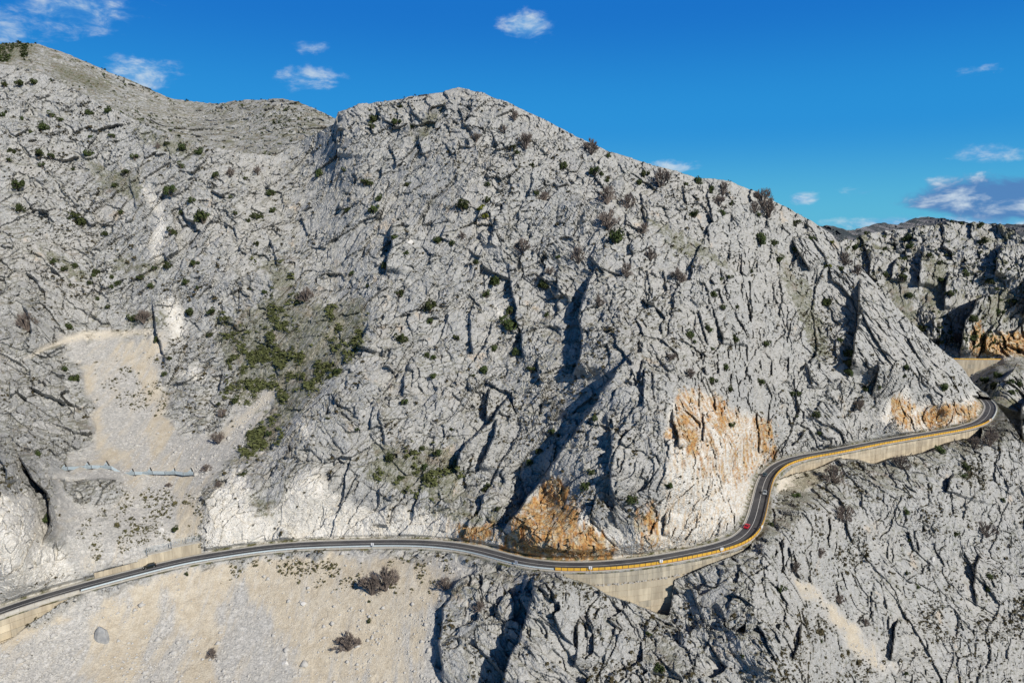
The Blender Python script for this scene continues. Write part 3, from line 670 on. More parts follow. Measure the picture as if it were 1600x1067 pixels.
right_cliff, hit_r = layer('right_cliff', 1255, 1776, R_TOP, 800,
 [(1280,380,640),(1280,500,610),(1280,640,560),(1350,362,690),(1450,352,700),(1600,370,680),(1776,400,670),(1400,450,640),(1500,440,640),(1600,450,625),
  (1776,450,610),(1430,555,597),(1500,556,597),(1600,556,597),(1776,556,597),(1500,562,594),(1560,562,594),(1650,562,594),(1776,562,594),(1500,570,593),(1540,570,591),(1500,600,590),
  (1560,577,560),(1560,610,530),(1600,572,560),(1600,610,528),(1776,572,570),(1776,610,525),(1600,660,480),(1776,660,470),(1500,660,510),(1600,740,430),(1776,760,420),(1280,790,450)],
 430, 330, {'rust': [[(1515,520),(1530,500),(1545,525),(1600,520),(1776,520),(1776,558),(1515,558)]], 'cut': [[(1510,530),(1776,520),(1776,559),(1510,559)]],
  'veg': [[(1450,400),(1480,410),(1470,500),(1440,480)],[(1560,430),(1590,470),(1560,520),(1540,480)],[(1380,430),(1420,440),(1440,520),(1400,500)],[(1520,600),(1560,600),(1590,650),(1550,640)],[(1600,430),(1776,440),(1776,500),(1600,500)]],
  'flat': [[(1470,556),(1776,556),(1776,572),(1470,600)]]},
 [([(1560,455),(1530,470),(1508,505),(1497,556)], 26, 60), ([(1440,380),(1436,450)], 10, 30), ([(1566,378),(1552,430)], 12, 40), ([(1620,400),(1600,500)], 14, 40),
  ([(1585,575),(1560,600),(1545,640)], 30, 80), ([(1625,600),(1600,640),(1595,690)], 22, 60), ([(1480,420),(1470,480)], 8, 30), ([(1400,400),(1392,440)], 8, 30), ([(1545,520),(1540,556)], 8, 25)], M_ROCK2, 1.0, 1.7, 71)
L_TOP = [(-150,96),(-60,76),(0,69),(30,67),(60,70),(75,75),(110,87),(170,113),(230,137),(270,155),(300,159),(340,163),(360,160),(385,156),(440,154.5),(470,161),(500,173),(524,185),(600,215)]
left_far, hit_l = layer('far_mountain', -150, 600, L_TOP, 285,
 [(-150,100,880),(-150,260,560),(0,70,900),(0,150,620),(0,280,520),(100,86,960),(100,160,640),(200,125,990),(200,200,640),(300,158,1000),(300,240,620),(330,200,780),(430,155,880),(430,200,740),
  (430,250,600),(520,183,800),(520,230,640),(600,280,560),(600,215,760),(300,285,560)],
 520, 190, {'veg': [[(-150,60),(40,66),(55,76),(35,90),(-150,110)],[(-10,88),(30,88),(25,97),(-10,95)],[(80,100),(170,130),(160,140),(90,118)]],
            'cut': []}, [([(225,140),(240,200)], 4, 40)], M_ROCK2, .42, 2.2, 83)
F_TOP = [(1240,358),(1270,351),(1300,354),(1328,361),(1350,355),(1373,348),(1402,351),(1430,341),(1447,337),(1460,339),(1476,343),(1510,348),(1544,350),(1600,350),(1776,345)]
m_s, t_s, b_s = mat('scrub_hills', .95, .1)
ps = t_s.new('ShaderNodeNewGeometry').outputs['Position']
cs = t_s.mix(t_s.ss(t_s.noise(ps, .012, 6, .7).outputs[0], .42, .62), (.045, .055, .058), (.17, .165, .17))
t_s.l.new(cs, b_s.inputs['Base Color'])
far_hills, hit_f = layer('distant_hills', 1240, 1776, F_TOP, 400,
 [(1240,358,1900),(1270,351,2000),(1373,348,2600),(1447,337,3000),(1544,350,2400),(1776,345,2400),(1240,400,1500),(1500,400,1500),(1776,400,1500)], 220, 40, {}, [], m_s, .5, 7.0, 91)
gm = bpy.data.meshes.new('ground'); n = 64
gm.from_pydata([(0, 0, -150)] + [(26000 * math.cos(i * 2 * math.pi / n), 26000 * math.sin(i * 2 * math.pi / n), -150) for i in range(n)], [], [(0, i + 1, (i + 1) % n + 1) for i in range(n)])
gm.materials.append(m_s); go_ = bpy.data.objects.new('ground', gm); COL.objects.link(go_); tag(go_, kind='structure')
print('layers', round(time.time() - T0, 1))

# ------------------------------------------------------------------ small materials
def plain(name, col, rough=.6, var=0.0, scale=2.0, metal=0.0, col2=None, rand=0.0, streak=False):
    m, t, b = mat(name, rough, .3)
    tc = t.new('ShaderNodeTexCoord').outputs['Object'] if not streak else t.vmath('MULTIPLY', t.new('ShaderNodeNewGeometry').outputs['Position'], (1, 1, .12))
    c = t.mix(t.ss(t.noise(tc, scale, 5, .65).outputs[0], .32, .68), col, col2 or tuple(v * (1 - var) for v in col))
    if rand:
        r = t.new('ShaderNodeObjectInfo').outputs['Random']
        c = t.new('ShaderNodeHueSaturation', {'Value': t.math('ADD', 1 - rand, t.math('MULTIPLY', r, 2 * rand)), 'Color': c}).outputs[0]
    t.l.new(c, b.inputs['Base Color']); b.inputs['Metallic'].default_value = metal
    return m
M_ASPH = plain('asphalt', (.048, .049, .054), .85, .0, .11, col2=(.088, .087, .088))
M_WHITE = plain('road_paint', (.62, .62, .60), .7, .25, .8)
M_CONC = plain('pale_concrete', (.50, .48, .43), .9, .0, .7, col2=(.42, .39, .33))
M_PANEL = plain('wall_concrete', (.52, .455, .335), .9, .0, .4, col2=(.33, .28, .205), rand=.13, streak=True)
M_PANEL2 = plain('stained_wall_concrete', (.47, .42, .32), .9, .0, .5, col2=(.27, .245, .195), rand=.12, streak=True)
M_YEL = plain('yellow_boards', (.68, .40, .05), .6, .2, 1.5, rand=.10)
M_DARK = plain('dark_steel', (.05, .045, .04), .6)
M_RED = plain('weathered_red_steel', (.36, .13, .05), .7, .3)
M_GALV = plain('galvanised_steel', (.50, .57, .59), .45, .15, 2.0)
M_NET = plain('blue_grey_net', (.44, .52, .56), .6, .1)
M_POST = plain('fence_post', (.16, .17, .18), .6, .2)
M_SIGN = plain('white_board', (.78, .78, .78), .5, .05)
M_STONE = plain('loose_stone', (.52, .50, .455), .95, .0, 3.0, col2=(.38, .37, .35))
M_TYRE = plain('tyre_rubber', (.02, .02, .02), .8); M_RIM = plain('alloy_rim', (.45, .45, .46), .35, metal=.8)
M_GLASS = plain('car_glass', (.02, .025, .03), .08); M_LAMP = plain('headlight_glass', (.75, .75, .72), .1); M_TAIL = plain('tail_light', (.35, .01, .01), .2)

def mesh_obj(name, verts, faces, material, parent=None, smooth=False):
    me = bpy.data.meshes.new(name); me.from_pydata([tuple(v) for v in verts], [], faces); me.materials.append(material)
    if smooth: me.polygons.foreach_set('use_smooth', [True] * len(me.polygons))
    o = bpy.data.objects.new(name, me); COL.objects.link(o)
    if parent: o.parent = parent
    return o
def empty(name, loc=(0, 0, 0), rz=0.0):
    o = bpy.data.objects.new(name, None); o.location = loc; o.rotation_euler = (0, 0, rz); o.empty_display_size = .5; COL.objects.link(o); return o
def box_vf(a, b, vs=None, fs=None):
    vs = [] if vs is None else vs; fs = [] if fs is None else fs; n = len(vs)
    vs += [(x, y, z) for z in (a[2], b[2]) for y in (a[1], b[1]) for x in (a[0], b[0])]
    fs += [tuple(n + i for i in f) for f in ((0, 2, 3, 1), (4, 5, 7, 6), (0, 1, 5, 4), (2, 6, 7, 3), (0, 4, 6, 2), (1, 3, 7, 5))]
    return vs, fs
def hexa(c8, vs=None, fs=None):
    vs = [] if vs is None else vs; fs = [] if fs is None else fs; n = len(vs); vs += [tuple(c) for c in c8]
    fs += [tuple(n + i for i in f) for f in ((0, 3, 2, 1), (4, 5, 6, 7), (0, 1, 5, 4), (1, 2, 6, 5), (2, 3, 7, 6), (3, 0, 4, 7))]
    return vs, fs
def bar(a, b, w, vs, fs, w2=None):
    a = Vector(a); b = Vector(b); d = (b - a); d.normalize()
    u = d.cross(Vector((0, 0, 1))); u = u.normalized() if u.length > .01 else Vector((1, 0, 0)); v = d.cross(u); w2 = w if w2 is None else w2
    hexa([a + u * w + v * w, a - u * w + v * w, a - u * w - v * w, a + u * w - v * w, b + u * w2 + v * w2, b - u * w2 + v * w2, b - u * w2 - v * w2, b + u * w2 - v * w2], vs, fs)

# ------------------------------------------------------------------ road
full_line = smooth_line(catmull(cw_pts + far_pts[:0], 1.6), 18)
class Path:
    def __init__(s, pts):
        s.p = pts; s.c = [0.0]
        for i in range(1, len(pts)): s.c.append(s.c[-1] + (pts[i] - pts[i - 1]).length)
        s.L = s.c[-1]
        s.ax = np.array([p.x for p in pts]); s.ay = np.array([p.y for p in pts]); s.cc = np.array(s.c)
    def at(s, d, off=0.0, z=0.0):
        x = np.interp(d, s.cc, s.ax); y = np.interp(d, s.cc, s.ay)
        e = 1.2; t = Vector((np.interp(d + e, s.cc, s.ax) - np.interp(d - e, s.cc, s.ax), np.interp(d + e, s.cc, s.ay) - np.interp(d - e, s.cc, s.ay), 0))
        if t.length < 1e-6: t = Vector((1, 0, 0))
        t.normalize(); return Vector((x, y, 0)) + Vector((-t.y, t.x, 0)) * off + Vector((0, 0, z))
    def heading(s, d):
        a, b = s.at(d - 1), s.at(d + 1); return math.atan2(b.y - a.y, b.x - a.x)
    def station(s, px, py=None):
        """arc length at which the path is seen in column px (and nearest row py)"""
        best = (1e9, 0)
        for i, p in enumerate(s.p):
            d = p.y; k = (-H) / d; b = (k * CP + SP) / (CP - k * SP); X = 800 + p.x / d * (CP + b * SP) * F; Yp = 533.5 - b * F
            e = abs(X - px) + (abs(Yp - py) if py is not None else 0)
            if e < best[0]: best = (e, s.c[i])
        return best[1]
tail = [p for p in smooth_line(catmull([full_line[-3], full_line[-1]] + far_pts, 3.0), 4)][2:]
PATH = Path(full_line + tail)
FP = Path(smooth_line(catmull([far_pts[-3], far_pts[-2], far_pts[-1]] + farline, 4.0), 8))
road = empty('road'); tag(road, kind='structure')
def strip(name, path, s0, s1, o0, o1, z, material, parent, step=1.5, skirt=0.0, kind=None):
    n = max(2, int((s1 - s0) / step)); vs, fs = [], []
    for i in range(n + 1):
        d = s0 + (s1 - s0) * i / n
        a, b = path.at(d, o0, z), path.at(d, o1, z)
        row = [a, b] if not skirt else [a - Vector((0, 0, skirt)), a, b, b - Vector((0, 0, skirt))]
        vs += row
    k = 2 if not skirt else 4
    for i in range(n):
        for j in range(k - 1):
            q = i * k + j; fs.append((q, q + k, q + k + 1, q + 1))
    o = mesh_obj(name, vs, fs, material, parent); return o
for P_, s0, s1 in ((PATH, 0.0, PATH.L), (FP, 0.0, FP.L)):
    strip('asphalt', P_, s0, s1, -3.05, 3.05, 0.0, M_ASPH, road, skirt=.6)
    strip('centre_line', P_, s0, s1, -.10, .10, .014, M_WHITE, road)
    strip('edge_line', P_, s0, s1, 2.68, 2.88, .014, M_WHITE, road)
    strip('edge_line', P_, s0, s1, -2.88, -2.68, .014, M_WHITE, road)
    strip('gutter', P_, s0, s1, 3.06, 3.62, .05, M_CONC, road, skirt=.5)
    strip('kerb', P_, s0, s1, -3.95, -3.06, .10, M_CONC, road, skirt=.7)

# ------------------------------------------------------------------ barriers along the outer edge
sA = PATH.station(122); sB = PATH.station(862, 884); sC = PATH.station(1538, 655)
# white concrete parapet
def parapet(path, s0, s1, off, h, th, label):
    root = empty('parapet_wall', path.at(s0, off)); inv = root.location.copy()
    n = int((s1 - s0) / 4.0)
    for i in range(n):
        a, b = s0 + (s1 - s0) * i / n + .03, s0 + (s1 - s0) * (i + 1) / n - .03
        c = [path.at(a, off, -.2), path.at(b, off, -.2), path.at(b, off - th, -.2), path.at(a, off - th, -.2)]
        c += [v + Vector((0, 0, h + .2)) for v in c]
        hv, hf = hexa([v - inv for v in c]); mesh_obj('concrete_block', hv, hf, M_CONC, root)
    return tag(root, label, 'parapet')
parapet(PATH, 2, sA, -3.3, .95, .6, 'pale concrete parapet on the outer road edge at the lower left')
def steel_rail(path, s0, s1, off, label):
    root = empty('guardrail', path.at(s0, off)); inv = root.location.copy(); n = int((s1 - s0) / 4.0); ds = (s1 - s0) / n
    pv, pf = box_vf((-.06, -.09, -.3), (.06, .09, .82)); pm = None
    for i in range(n + 1):
        d = s0 + ds * i
        if pm is None:
            o = mesh_obj('post', pv, pf, M_GALV, root); pm = o.data
        else:
            o = bpy.data.objects.new('post', pm); COL.objects.link(o); o.parent = root
        o.location = path.at(d, off) - inv; o.rotation_euler.z = path.heading(d)
    prof = [(.05, .30), (.12, .36), (.05, .44), (.05, .50), (.12, .58), (.05, .66), (.05, .80), (-.02, .80), (-.02, .30)]
    for i in range(n):
        vs, fs = [], []; m = 3
        for j in range(m + 1):
            d = s0 + ds * (i + j / m)
            for (o_, z_) in prof: vs.append(path.at(d, off - o_ * 1.0, z_ + .1) - inv)
        K = len(prof)
        for j in range(m):
            for k in range(K): fs.append((j * K + k, j * K + (k + 1) % K, (j + 1) * K + (k + 1) % K, (j + 1) * K + k))
        mesh_obj('rail_beam', vs, fs, M_GALV, root)
    return tag(root, label, 'guardrail')
steel_rail(PATH, sA + .5, sB, -3.55, 'pale blue-grey steel guardrail above the tan scree slope, left half of the road')
def yellow_barrier(path, s0, s1, off, label, step=2.1):
    root = empty('barrier', path.at(s0, off)); inv = root.location.copy(); n = int((s1 - s0) / step); ds = (s1 - s0) / n
    bv, bf = box_vf((-.07, -.12, -.2), (.07, .10, 1.22)); pm = None
    for i in range(n):
        a, b = s0 + ds * i + .10, s0 + ds * (i + 1) - .10
        def slab(z0, z1, t0, t1):
            c = [path.at(a, off - t0, z0), path.at(b, off - t0, z0), path.at(b, off - t1, z0), path.at(a, off - t1, z0)]
            c += [v + Vector((0, 0, z1 - z0)) for v in c]; return hexa([v - inv for v in c])
        hv, hf = slab(.28, 1.25, 0, .09); mesh_obj('board', hv, hf, M_YEL, root)
        hv, hf = slab(.02, .20, 0, .12); mesh_obj('lower_rail', hv, hf, M_RED, root)
    for i in range(n + 1):
        d = s0 + ds * i
        if pm is None: o = mesh_obj('post', bv, bf, M_DARK, root); pm = o.data
        else: o = bpy.data.objects.new('post', pm); COL.objects.link(o); o.parent = root
        o.location = path.at(d, off) - inv; o.rotation_euler.z = path.heading(d)
    return tag(root, label, 'barrier')
yellow_barrier(PATH, sB + .5, sC, -3.65, 'yellow boarded safety barrier following the outer edge of the winding road')
s_tail = PATH.station(1537, 622)
steel_rail(PATH, sC + 1, s_tail + 40, -3.65, 'short steel guardrail round the farthest visible bend')

# ------------------------------------------------------------------ retaining walls built of cast panels
def px_bottom(path, d, off, py):
    """height at which the wall plane at station d is seen on row py"""
    q = path.at(d, off); return H + kz(py) * q.y
def panel_wall(name, path, s0, s1, off, top, depth, label, pw=4.2, ph=2.4, ledge=None, batter=.06):
    root = empty(name, path.at(s0, off)); inv = root.location.copy(); n = max(1, int(round((s1 - s0) / pw))); ds = (s1 - s0) / n
    sgn = -1 if off < 0 else 1
    core_v, core_f = [], []
    for i in range(n):
        a, b = s0 + ds * i, s0 + ds * (i + 1); dep = depth((a + b) / 2)
        rows = max(1, int(math.ceil(dep / ph)))
        for r in range(rows):
            z1 = top - r * ph - .03; z0 = top - (r + 1) * ph + .03
            out = (r * ph) * batter + (ledge[1] if ledge and r >= ledge[0] else 0) + rnd.uniform(-.04, .04)
            f = .45
            c = [path.at(a + .03, off + sgn * (out + .0 - f), z0), path.at(b - .03, off + sgn * (out - f), z0), path.at(b - .03, off + sgn * out, z0), path.at(a + .03, off + sgn * out, z0)]
            if sgn > 0: pass
            c += [v + Vector((0, 0, z1 - z0)) for v in c]
            hv, hf = hexa([v - inv for v in c]); mesh_obj('panel', hv, hf, M_PANEL2 if (r < 2 and ledge) or rnd.random() < .12 else M_PANEL, root)
        o2 = off - sgn * .6; o3 = off + sgn * (-.12)
        c = [path.at(a, o2, top - dep), path.at(b, o2, top - dep), path.at(b, o3, top - dep), path.at(a, o3, top - dep)]
        c += [v + Vector((0, 0, dep - .05)) for v in c]; hexa([v - inv for v in c], core_v, core_f)
    mesh_obj('wall_core', core_v, core_f, M_PANEL, root)
    cv, cf = [], []
    for i in range(n):
        a, b = s0 + ds * i, s0 + ds * (i + 1)
        c = [path.at(a, off - sgn * .7, top), path.at(b, off - sgn * .7, top), path.at(b, off + sgn * .12, top), path.at(a, off + sgn * .12, top)]
        c += [v + Vector((0, 0, .22)) for v in c]; hexa([v - inv for v in c], cv, cf)
    mesh_obj('coping', cv, cf, M_CONC, root)
    return tag(root, label, 'retaining wall')
s1a = PATH.station(885, 884); s1b = PATH.station(1168, 834)
panel_wall('retaining_wall', PATH, s1a, s1b, -4.05, -.15, lambda s: 6 + 15 * min(1, max(0, (s - s1a) / 18)) * min(1, max(.05, (s1b - s) / 26)), 'tall tan retaining wall with a ledge below the yellow barrier near the road centre', ledge=(2, .9))
lv_, lf_ = [], []
for i in range(150):
    d = rnd.uniform(s1a + 4, s1b - 6); q = PATH.at(d, -4.05 - rnd.uniform(.25, 1.1), -.15 - 4.8) - PATH.at(s1a, -4.6, -5); r_ = rnd.uniform(.12, .34)
    box_vf((q.x - r_, q.y - r_, q.z - .1), (q.x + r_ * rnd.uniform(.6, 1), q.y + r_ * .8, q.z + r_ * rnd.uniform(.5, 1.1)), lv_, lf_)
o_ = mesh_obj('ledge_rubble', lv_, lf_, M_STONE); o_.location = PATH.at(s1a, -4.6, -5); tag(o_, 'grey rubble lying on the ledge of the tall tan wall', 'rubble', kind='stuff')
s2a = PATH.station(1192, 762); s2b = PATH.station(1536, 657)
panel_wall('retaining_wall', PATH, s2a, s2b, -4.05, -.15, lambda s: 13, 'long tan retaining wall under the straight right-hand part of the road', ledge=None)
panel_wall('retaining_wall', PATH, 0.5, PATH.station(124), -4.05, -.15, lambda s: 12 * max(.15, 1 - s / PATH.station(124) * .8), 'brown stained retaining wall under the road at the lower left corner')
sf0 = FP.station(1488, 562)
panel_wall('retaining_wall', FP, max(0.5, sf0 - 14), FP.L - .5, -4.05, -.15, lambda s: 20, 'distant retaining wall carrying the road across the gully at right', pw=6, ph=4)
yellow_barrier(FP, max(0.5, sf0 - 14), FP.L - .5, -3.65, 'distant orange barrier on the road across the gully at right', step=4.0)

# stepped wall on the mountain side, with a wire fence
wsec = [(150, 176, 1.7), (176, 234, 2.5), (234, 271, 3.2), (271, 316, 3.9)]
root = empty('retaining_wall', PATH.at(PATH.station(150), 4.6)); inv = root.location.copy()
for x0, x1, h in wsec:
    a0, a1 = PATH.station(x0), PATH.station(x1); n = max(1, int((a1 - a0) / 2.5))
    for i in range(n):
        a, b = a0 + (a1 - a0) * i / n + .02, a0 + (a1 - a0) * (i + 1) / n - .02
        c = [PATH.at(a, 4.5, -.3), PATH.at(b, 4.5, -.3), PATH.at(b, 6.2, -.3), PATH.at(a, 6.2, -.3)]
        t2 = [PATH.at(a, 4.8, h), PATH.at(b, 4.8, h), PATH.at(b, 6.2, h), PATH.at(a, 6.2, h)]
        hv, hf = hexa([v - inv for v in c + t2]); mesh_obj('panel', hv, hf, M_PANEL, root)
    c = [PATH.at(a0, 4.72, h + .01), PATH.at(a1, 4.72, h + .01), PATH.at(a1, 6.3, h + .01), PATH.at(a0, 6.3, h + .01)]
    hv, hf = hexa([v - inv for v in c] + [v - inv + Vector((0, 0, .25)) for v in c]); mesh_obj('coping', hv, hf, M_CONC, root)
tag(root, 'stepped pale retaining wall on the mountain side above the dark car', 'retaining wall')
def wire_fence(a_pts, h, label, cat='fence', post_w=.06, net=M_NET, wire=.022, cell=.5, lean=(0, 0)):
    root = empty('wire_fence', a_pts[0]); inv = root.location.copy(); up = Vector((lean[0], lean[1], h)); vs, fs = [], []
    for i, p in enumerate(a_pts):
        pv, pf = [], []; bar(p - inv - Vector((0, 0, .3)), p - inv + up, post_w, pv, pf); mesh_obj('post', pv, pf, M_POST, root)
        if i:
            q = a_pts[i - 1]; m = max(2, int((p - q).length / cell)); k = max(2, int(h / cell))
            for j in range(1, m): c = q.lerp(p, j / m) - inv; bar(c, c + up, wire, vs, fs)
            for j in range(k + 1): bar(q - inv + up * (j / k), p - inv + up * (j / k), wire, vs, fs)
    mesh_obj('netting', vs, fs, net, root)
    return tag(root, label, cat)
pts = []
for x0, x1, h in wsec:
    a0, a1 = PATH.station(x0), PATH.station(x1); n = max(1, int((a1 - a0) / 4.0))
    for i in range(n + 1): pts.append(PATH.at(a0 + (a1 - a0) * i / n * .97, 6.0, h + .25))
wire_fence(pts, 2.3, 'wire mesh fence with thin posts on top of the stepped wall')

# rockfall barriers on the scree
tri = [((101.3,725.3),(108,734.6),(88,740)),((136.8,722),(145,732),(126.7,734)),((166.3,721),(175.6,733),(158.7,732.5)),((206.8,733),(212,742),(193.3,744)),
       ((234.6,731),(240,741),(225,742)),((272.6,732),(275,741),(259,741.5)),((298.8,732),(303.8,742),(287.8,743))]
where = ['leftmost', 'second from the left', 'third from the left', 'fourth from the left', 'third from the right', 'second from the right', 'rightmost']
feet = []
for i, (A, B, C_) in enumerate(tri):
    b = hit(*B); c = hit(*C_); c.y = (b.y + c.y) / 2 if abs(c.y - b.y) > 4 else c.y
    b = P3(B[0], B[1], b.y - .4); c = P3(C_[0], C_[1], b.y); a = P3(A[0], A[1], b.y + .5)
    root = empty('rockfall_frame', b); inv = b.copy()
    pv, pf = [], []; bar(b - inv - Vector((0, 0, .8)), a - inv + Vector((0, 0, .3)), .17, pv, pf); mesh_obj('post', pv, pf, M_DARK, root)
    pv, pf = [], []; bar(c - inv, a - inv, .06, pv, pf); mesh_obj('brace_cable', pv, pf, M_GALV, root)
    nv_, nf_ = [], []
    for k in range(1, 9):
        t_ = k / 9; bar(c.lerp(a, t_) - inv, b.lerp(a, t_) - inv, .045, nv_, nf_); bar(c.lerp(b, t_) - inv, a - inv, .03, nv_, nf_)
    mesh_obj('netting', nv_, nf_, M_NET, root)
    tag(root, 'triangular rockfall net frame on the scree slope, %s' % where[i], 'rockfall barrier', 'rockfall frames in a row across the scree')
    feet += [c, b]
sideways = Vector((0, -.7, .5))
wire_fence([p + sideways for p in feet], 1.15, 'low pale blue rockfall net running across the scree under the triangular frames', 'rockfall net', wire=.075, cell=.3, post_w=.08)

# ------------------------------------------------------------------ road signs
def sign(px, py, lab, off=-4.3):
    s = PATH.station(px, py); p = PATH.at(s, off, 0); root = empty('road_sign', p, PATH.heading(s) - .25)
    v, f = box_vf((-.05, -.05, -.4), (.05, .05, 2.1)); mesh_obj('post', v, f, M_GALV, root)
    v, f = box_vf((-.58, -.09, 1.1), (.58, -.055, 2.25)); bd = mesh_obj('board', v, f, M_SIGN, root)
    v, f = box_vf((-.08, -.115, 1.2), (.08, -.092, 2.1)); mesh_obj('stripe', v, f, M_POST, bd)
    tag(root, lab, 'road sign', 'white marker boards along the outer road edge')
for px, py, lab in [(585,849,'white marker board on the steel guardrail, leftmost along the road'),(815,880,'white marker board just left of the big grey boulder block'),
  (918,884,'white marker board on the yellow barrier, just right of the boulder block'),(1023,875,'white marker board on the yellow barrier below the white cut rock'),
  (1114,857,'white marker board on the yellow barrier where the bend begins'),(1180,826,'white marker board in the bend below the red car'),
  (1534,660,'white marker board at the far right end of the yellow barrier')]:
    sign(px, py, lab)

# ------------------------------------------------------------------ cars
def car(px, py, off, body, lab, flip=False, kind='hatch', L=4.1):
    s = PATH.station(px, py); rz = PATH.heading(s) + (math.pi if flip else 0)
    root = empty('parked_car' if False else 'car', PATH.at(s, off, .02), rz)
    W = .86; M_ = plain('car_paint_' + kind, body, .28, .02)
    h2 = L / 2
    # side profile of the lower body, lofted across the width with a tucked-in shoulder
    low = [(-h2, .35), (-h2 + .05, .82), (-h2 + .35, .92), (h2 - 1.15, .90), (h2 - .25, .76), (h2, .55), (h2 - .02, .28), (-h2 + .1, .25)]
    vs, fs = [], []; K = len(low)
    for y, kk in ((-W, .94), (-W * .93, 1.0), (W * .93, 1.0), (W, .94)):
        for (x, z) in low: vs.append((x * (.985 if abs(y) == W else 1), y, .25 + (z - .25) * kk))
    for j in range(3):
        for k in range(K): fs.append((j * K + k, j * K + (k + 1) % K, (j + 1) * K + (k + 1) % K, (j + 1) * K + k))
    fs += [tuple(range(K))[::-1], tuple(3 * K + k for k in range(K))]
    bo = mesh_obj('body', vs, fs, M_, root)
    rb = -h2 + (.25 if kind == 'hatch' else .75)
    cab = [(rb, .88), (rb + .35, 1.40), (h2 - 1.75, 1.44), (h2 - 1.05, .88)]
    gv, gf = [], []
    base = [(cab[0][0], -.80), (cab[3][0], -.80), (cab[3][0], .80), (cab[0][0], .80)]; tp_ = [(cab[1][0], -.62), (cab[2][0], -.62), (cab[2][0], .62), (cab[1][0], .62)]
    hexa([(x, y, .86) for x, y in base] + [(x, y, 1.38) for x, y in tp_], gv, gf); mesh_obj('windows', gv, gf, M_GLASS, root)
    rv, rf = [], []
    hexa([(x * 1.0, y * 1.02, 1.382) for x, y in tp_] + [(x * .98, y * .93, 1.46) for x, y in tp_], rv, rf); mesh_obj('roof', rv, rf, M_, root)
    pv, pf = [], []
    for sy in (-1, 1):
        for (x0, x1) in ((cab[0][0], cab[1][0]), (cab[3][0], cab[2][0]), ((cab[0][0] + cab[3][0]) / 2, (cab[1][0] + cab[2][0]) / 2)):
            bar((x0, sy * .805, .87), (x1, sy * .63, 1.39), .035, pv, pf)
    mesh_obj('pillars', pv, pf, M_, root)
    wm = None
    for sx in (-1, 1):
        for sy in (-1, 1):
            wv, wf = [], []; n = 14
            for yy in (-.1, .1):
                for k in range(n): a = 2 * math.pi * k / n; wv.append((.31 * math.cos(a), yy, .31 * math.sin(a)))
            for k in range(n): wf.append((k, (k + 1) % n, n + (k + 1) % n, n + k))
            wf += [tuple(range(n)), tuple(range(2 * n - 1, n - 1, -1))]
            w = mesh_obj('wheel', wv, wf, M_TYRE, root); w.location = (sx * (h2 - .78), sy * .78, .31)
            rv2, rf2 = [], []; m = 10
            for yy in (sy * .08, sy * .115):
                for k in range(m): a = 2 * math.pi * k / m; rv2.append((.19 * math.cos(a), yy, .19 * math.sin(a)))
            for k in range(m): rf2.append((k, (k + 1) % m, m + (k + 1) % m, m + k))
            rf2 += [tuple(range(m)), tuple(range(2 * m - 1, m - 1, -1))]; mesh_obj('rim', rv2, rf2, M_RIM, w)
    for sy in (-1, 1):
        v, f = box_vf((h2 - .16, sy * .60 - .16, .58), (h2 + .01, sy * .60 + .16, .72)); mesh_obj('headlight', v, f, M_LAMP, root)
        v, f = box_vf((-h2 - .01, sy * .66 - .13, .62), (-h2 + .12, sy * .66 + .13, .82)); mesh_obj('tail_light', v, f, M_TAIL, root)
        v, f = box_vf((h2 - 1.35, sy * .90 - .08, .90), (h2 - 1.2, sy * .90 + .08, 1.02)); mesh_obj('mirror', v, f, M_, root)
    tag(root, lab, 'car', 'cars driving on the mountain road')
car(235, 889, 1.45, (.012, .016, .014), 'black hatchback driving past the stepped wall on the left', True, 'hatch', 4.2)
car(1172.5, 826, 1.5, (.48, .02, .035), 'red car in the bend below the white and orange cliff', False, 'hatch_red', 4.2)
car(1192, 771, -1.45, (.30, .33, .35), 'small silver car on the outer lane, between the red and the dark blue car', True, 'saloon', 4.1)
car(1199, 744, 1.45, (.045, .085, .105), 'dark blue car on the inner lane above the silver car', False, 'hatch_blue', 4.2)
print('built', round(time.time() - T0, 1))

# ------------------------------------------------------------------ shrubs
def foliage_mat(name, c1, c2):
    m, t, b = mat(name, .8, .2)
    pos = t.new('ShaderNodeTexCoord').outputs['Object']; r = t.new('ShaderNodeObjectInfo').outputs['Random']
    c = t.mix(t.ss(t.noise(pos, 3.0, 3, .6).outputs[0], .35, .65), c1, c2)
    c = t.new('ShaderNodeHueSaturation', {'Hue': t.math('ADD', .485, t.math('MULTIPLY', r, .03)), 'Value': t.math('ADD', .75, t.math('MULTIPLY', r, .5)), 'Color': c}).outputs[0]
    t.l.new(c, b.inputs['Base Color']); return m
M_LEAF = foliage_mat('evergreen_leaves', (.030, .045, .014), (.062, .078, .024))
M_LEAFY = foliage_mat('yellow_green_leaves', (.12, .15, .02), (.20, .21, .03))
M_BRIGHT = foliage_mat('juniper_green', (.075, .092, .030), (.13, .14, .055))
M_TWIG = plain('bare_twigs', (.135, .108, .092), .9, .0, 3.0, col2=(.20, .165, .14))
M_BARK = plain('bark', (.12, .10, .08), .9, .3)
M_HEATH = foliage_mat('heath_tufts', (.050, .055, .022), (.115, .09, .045))
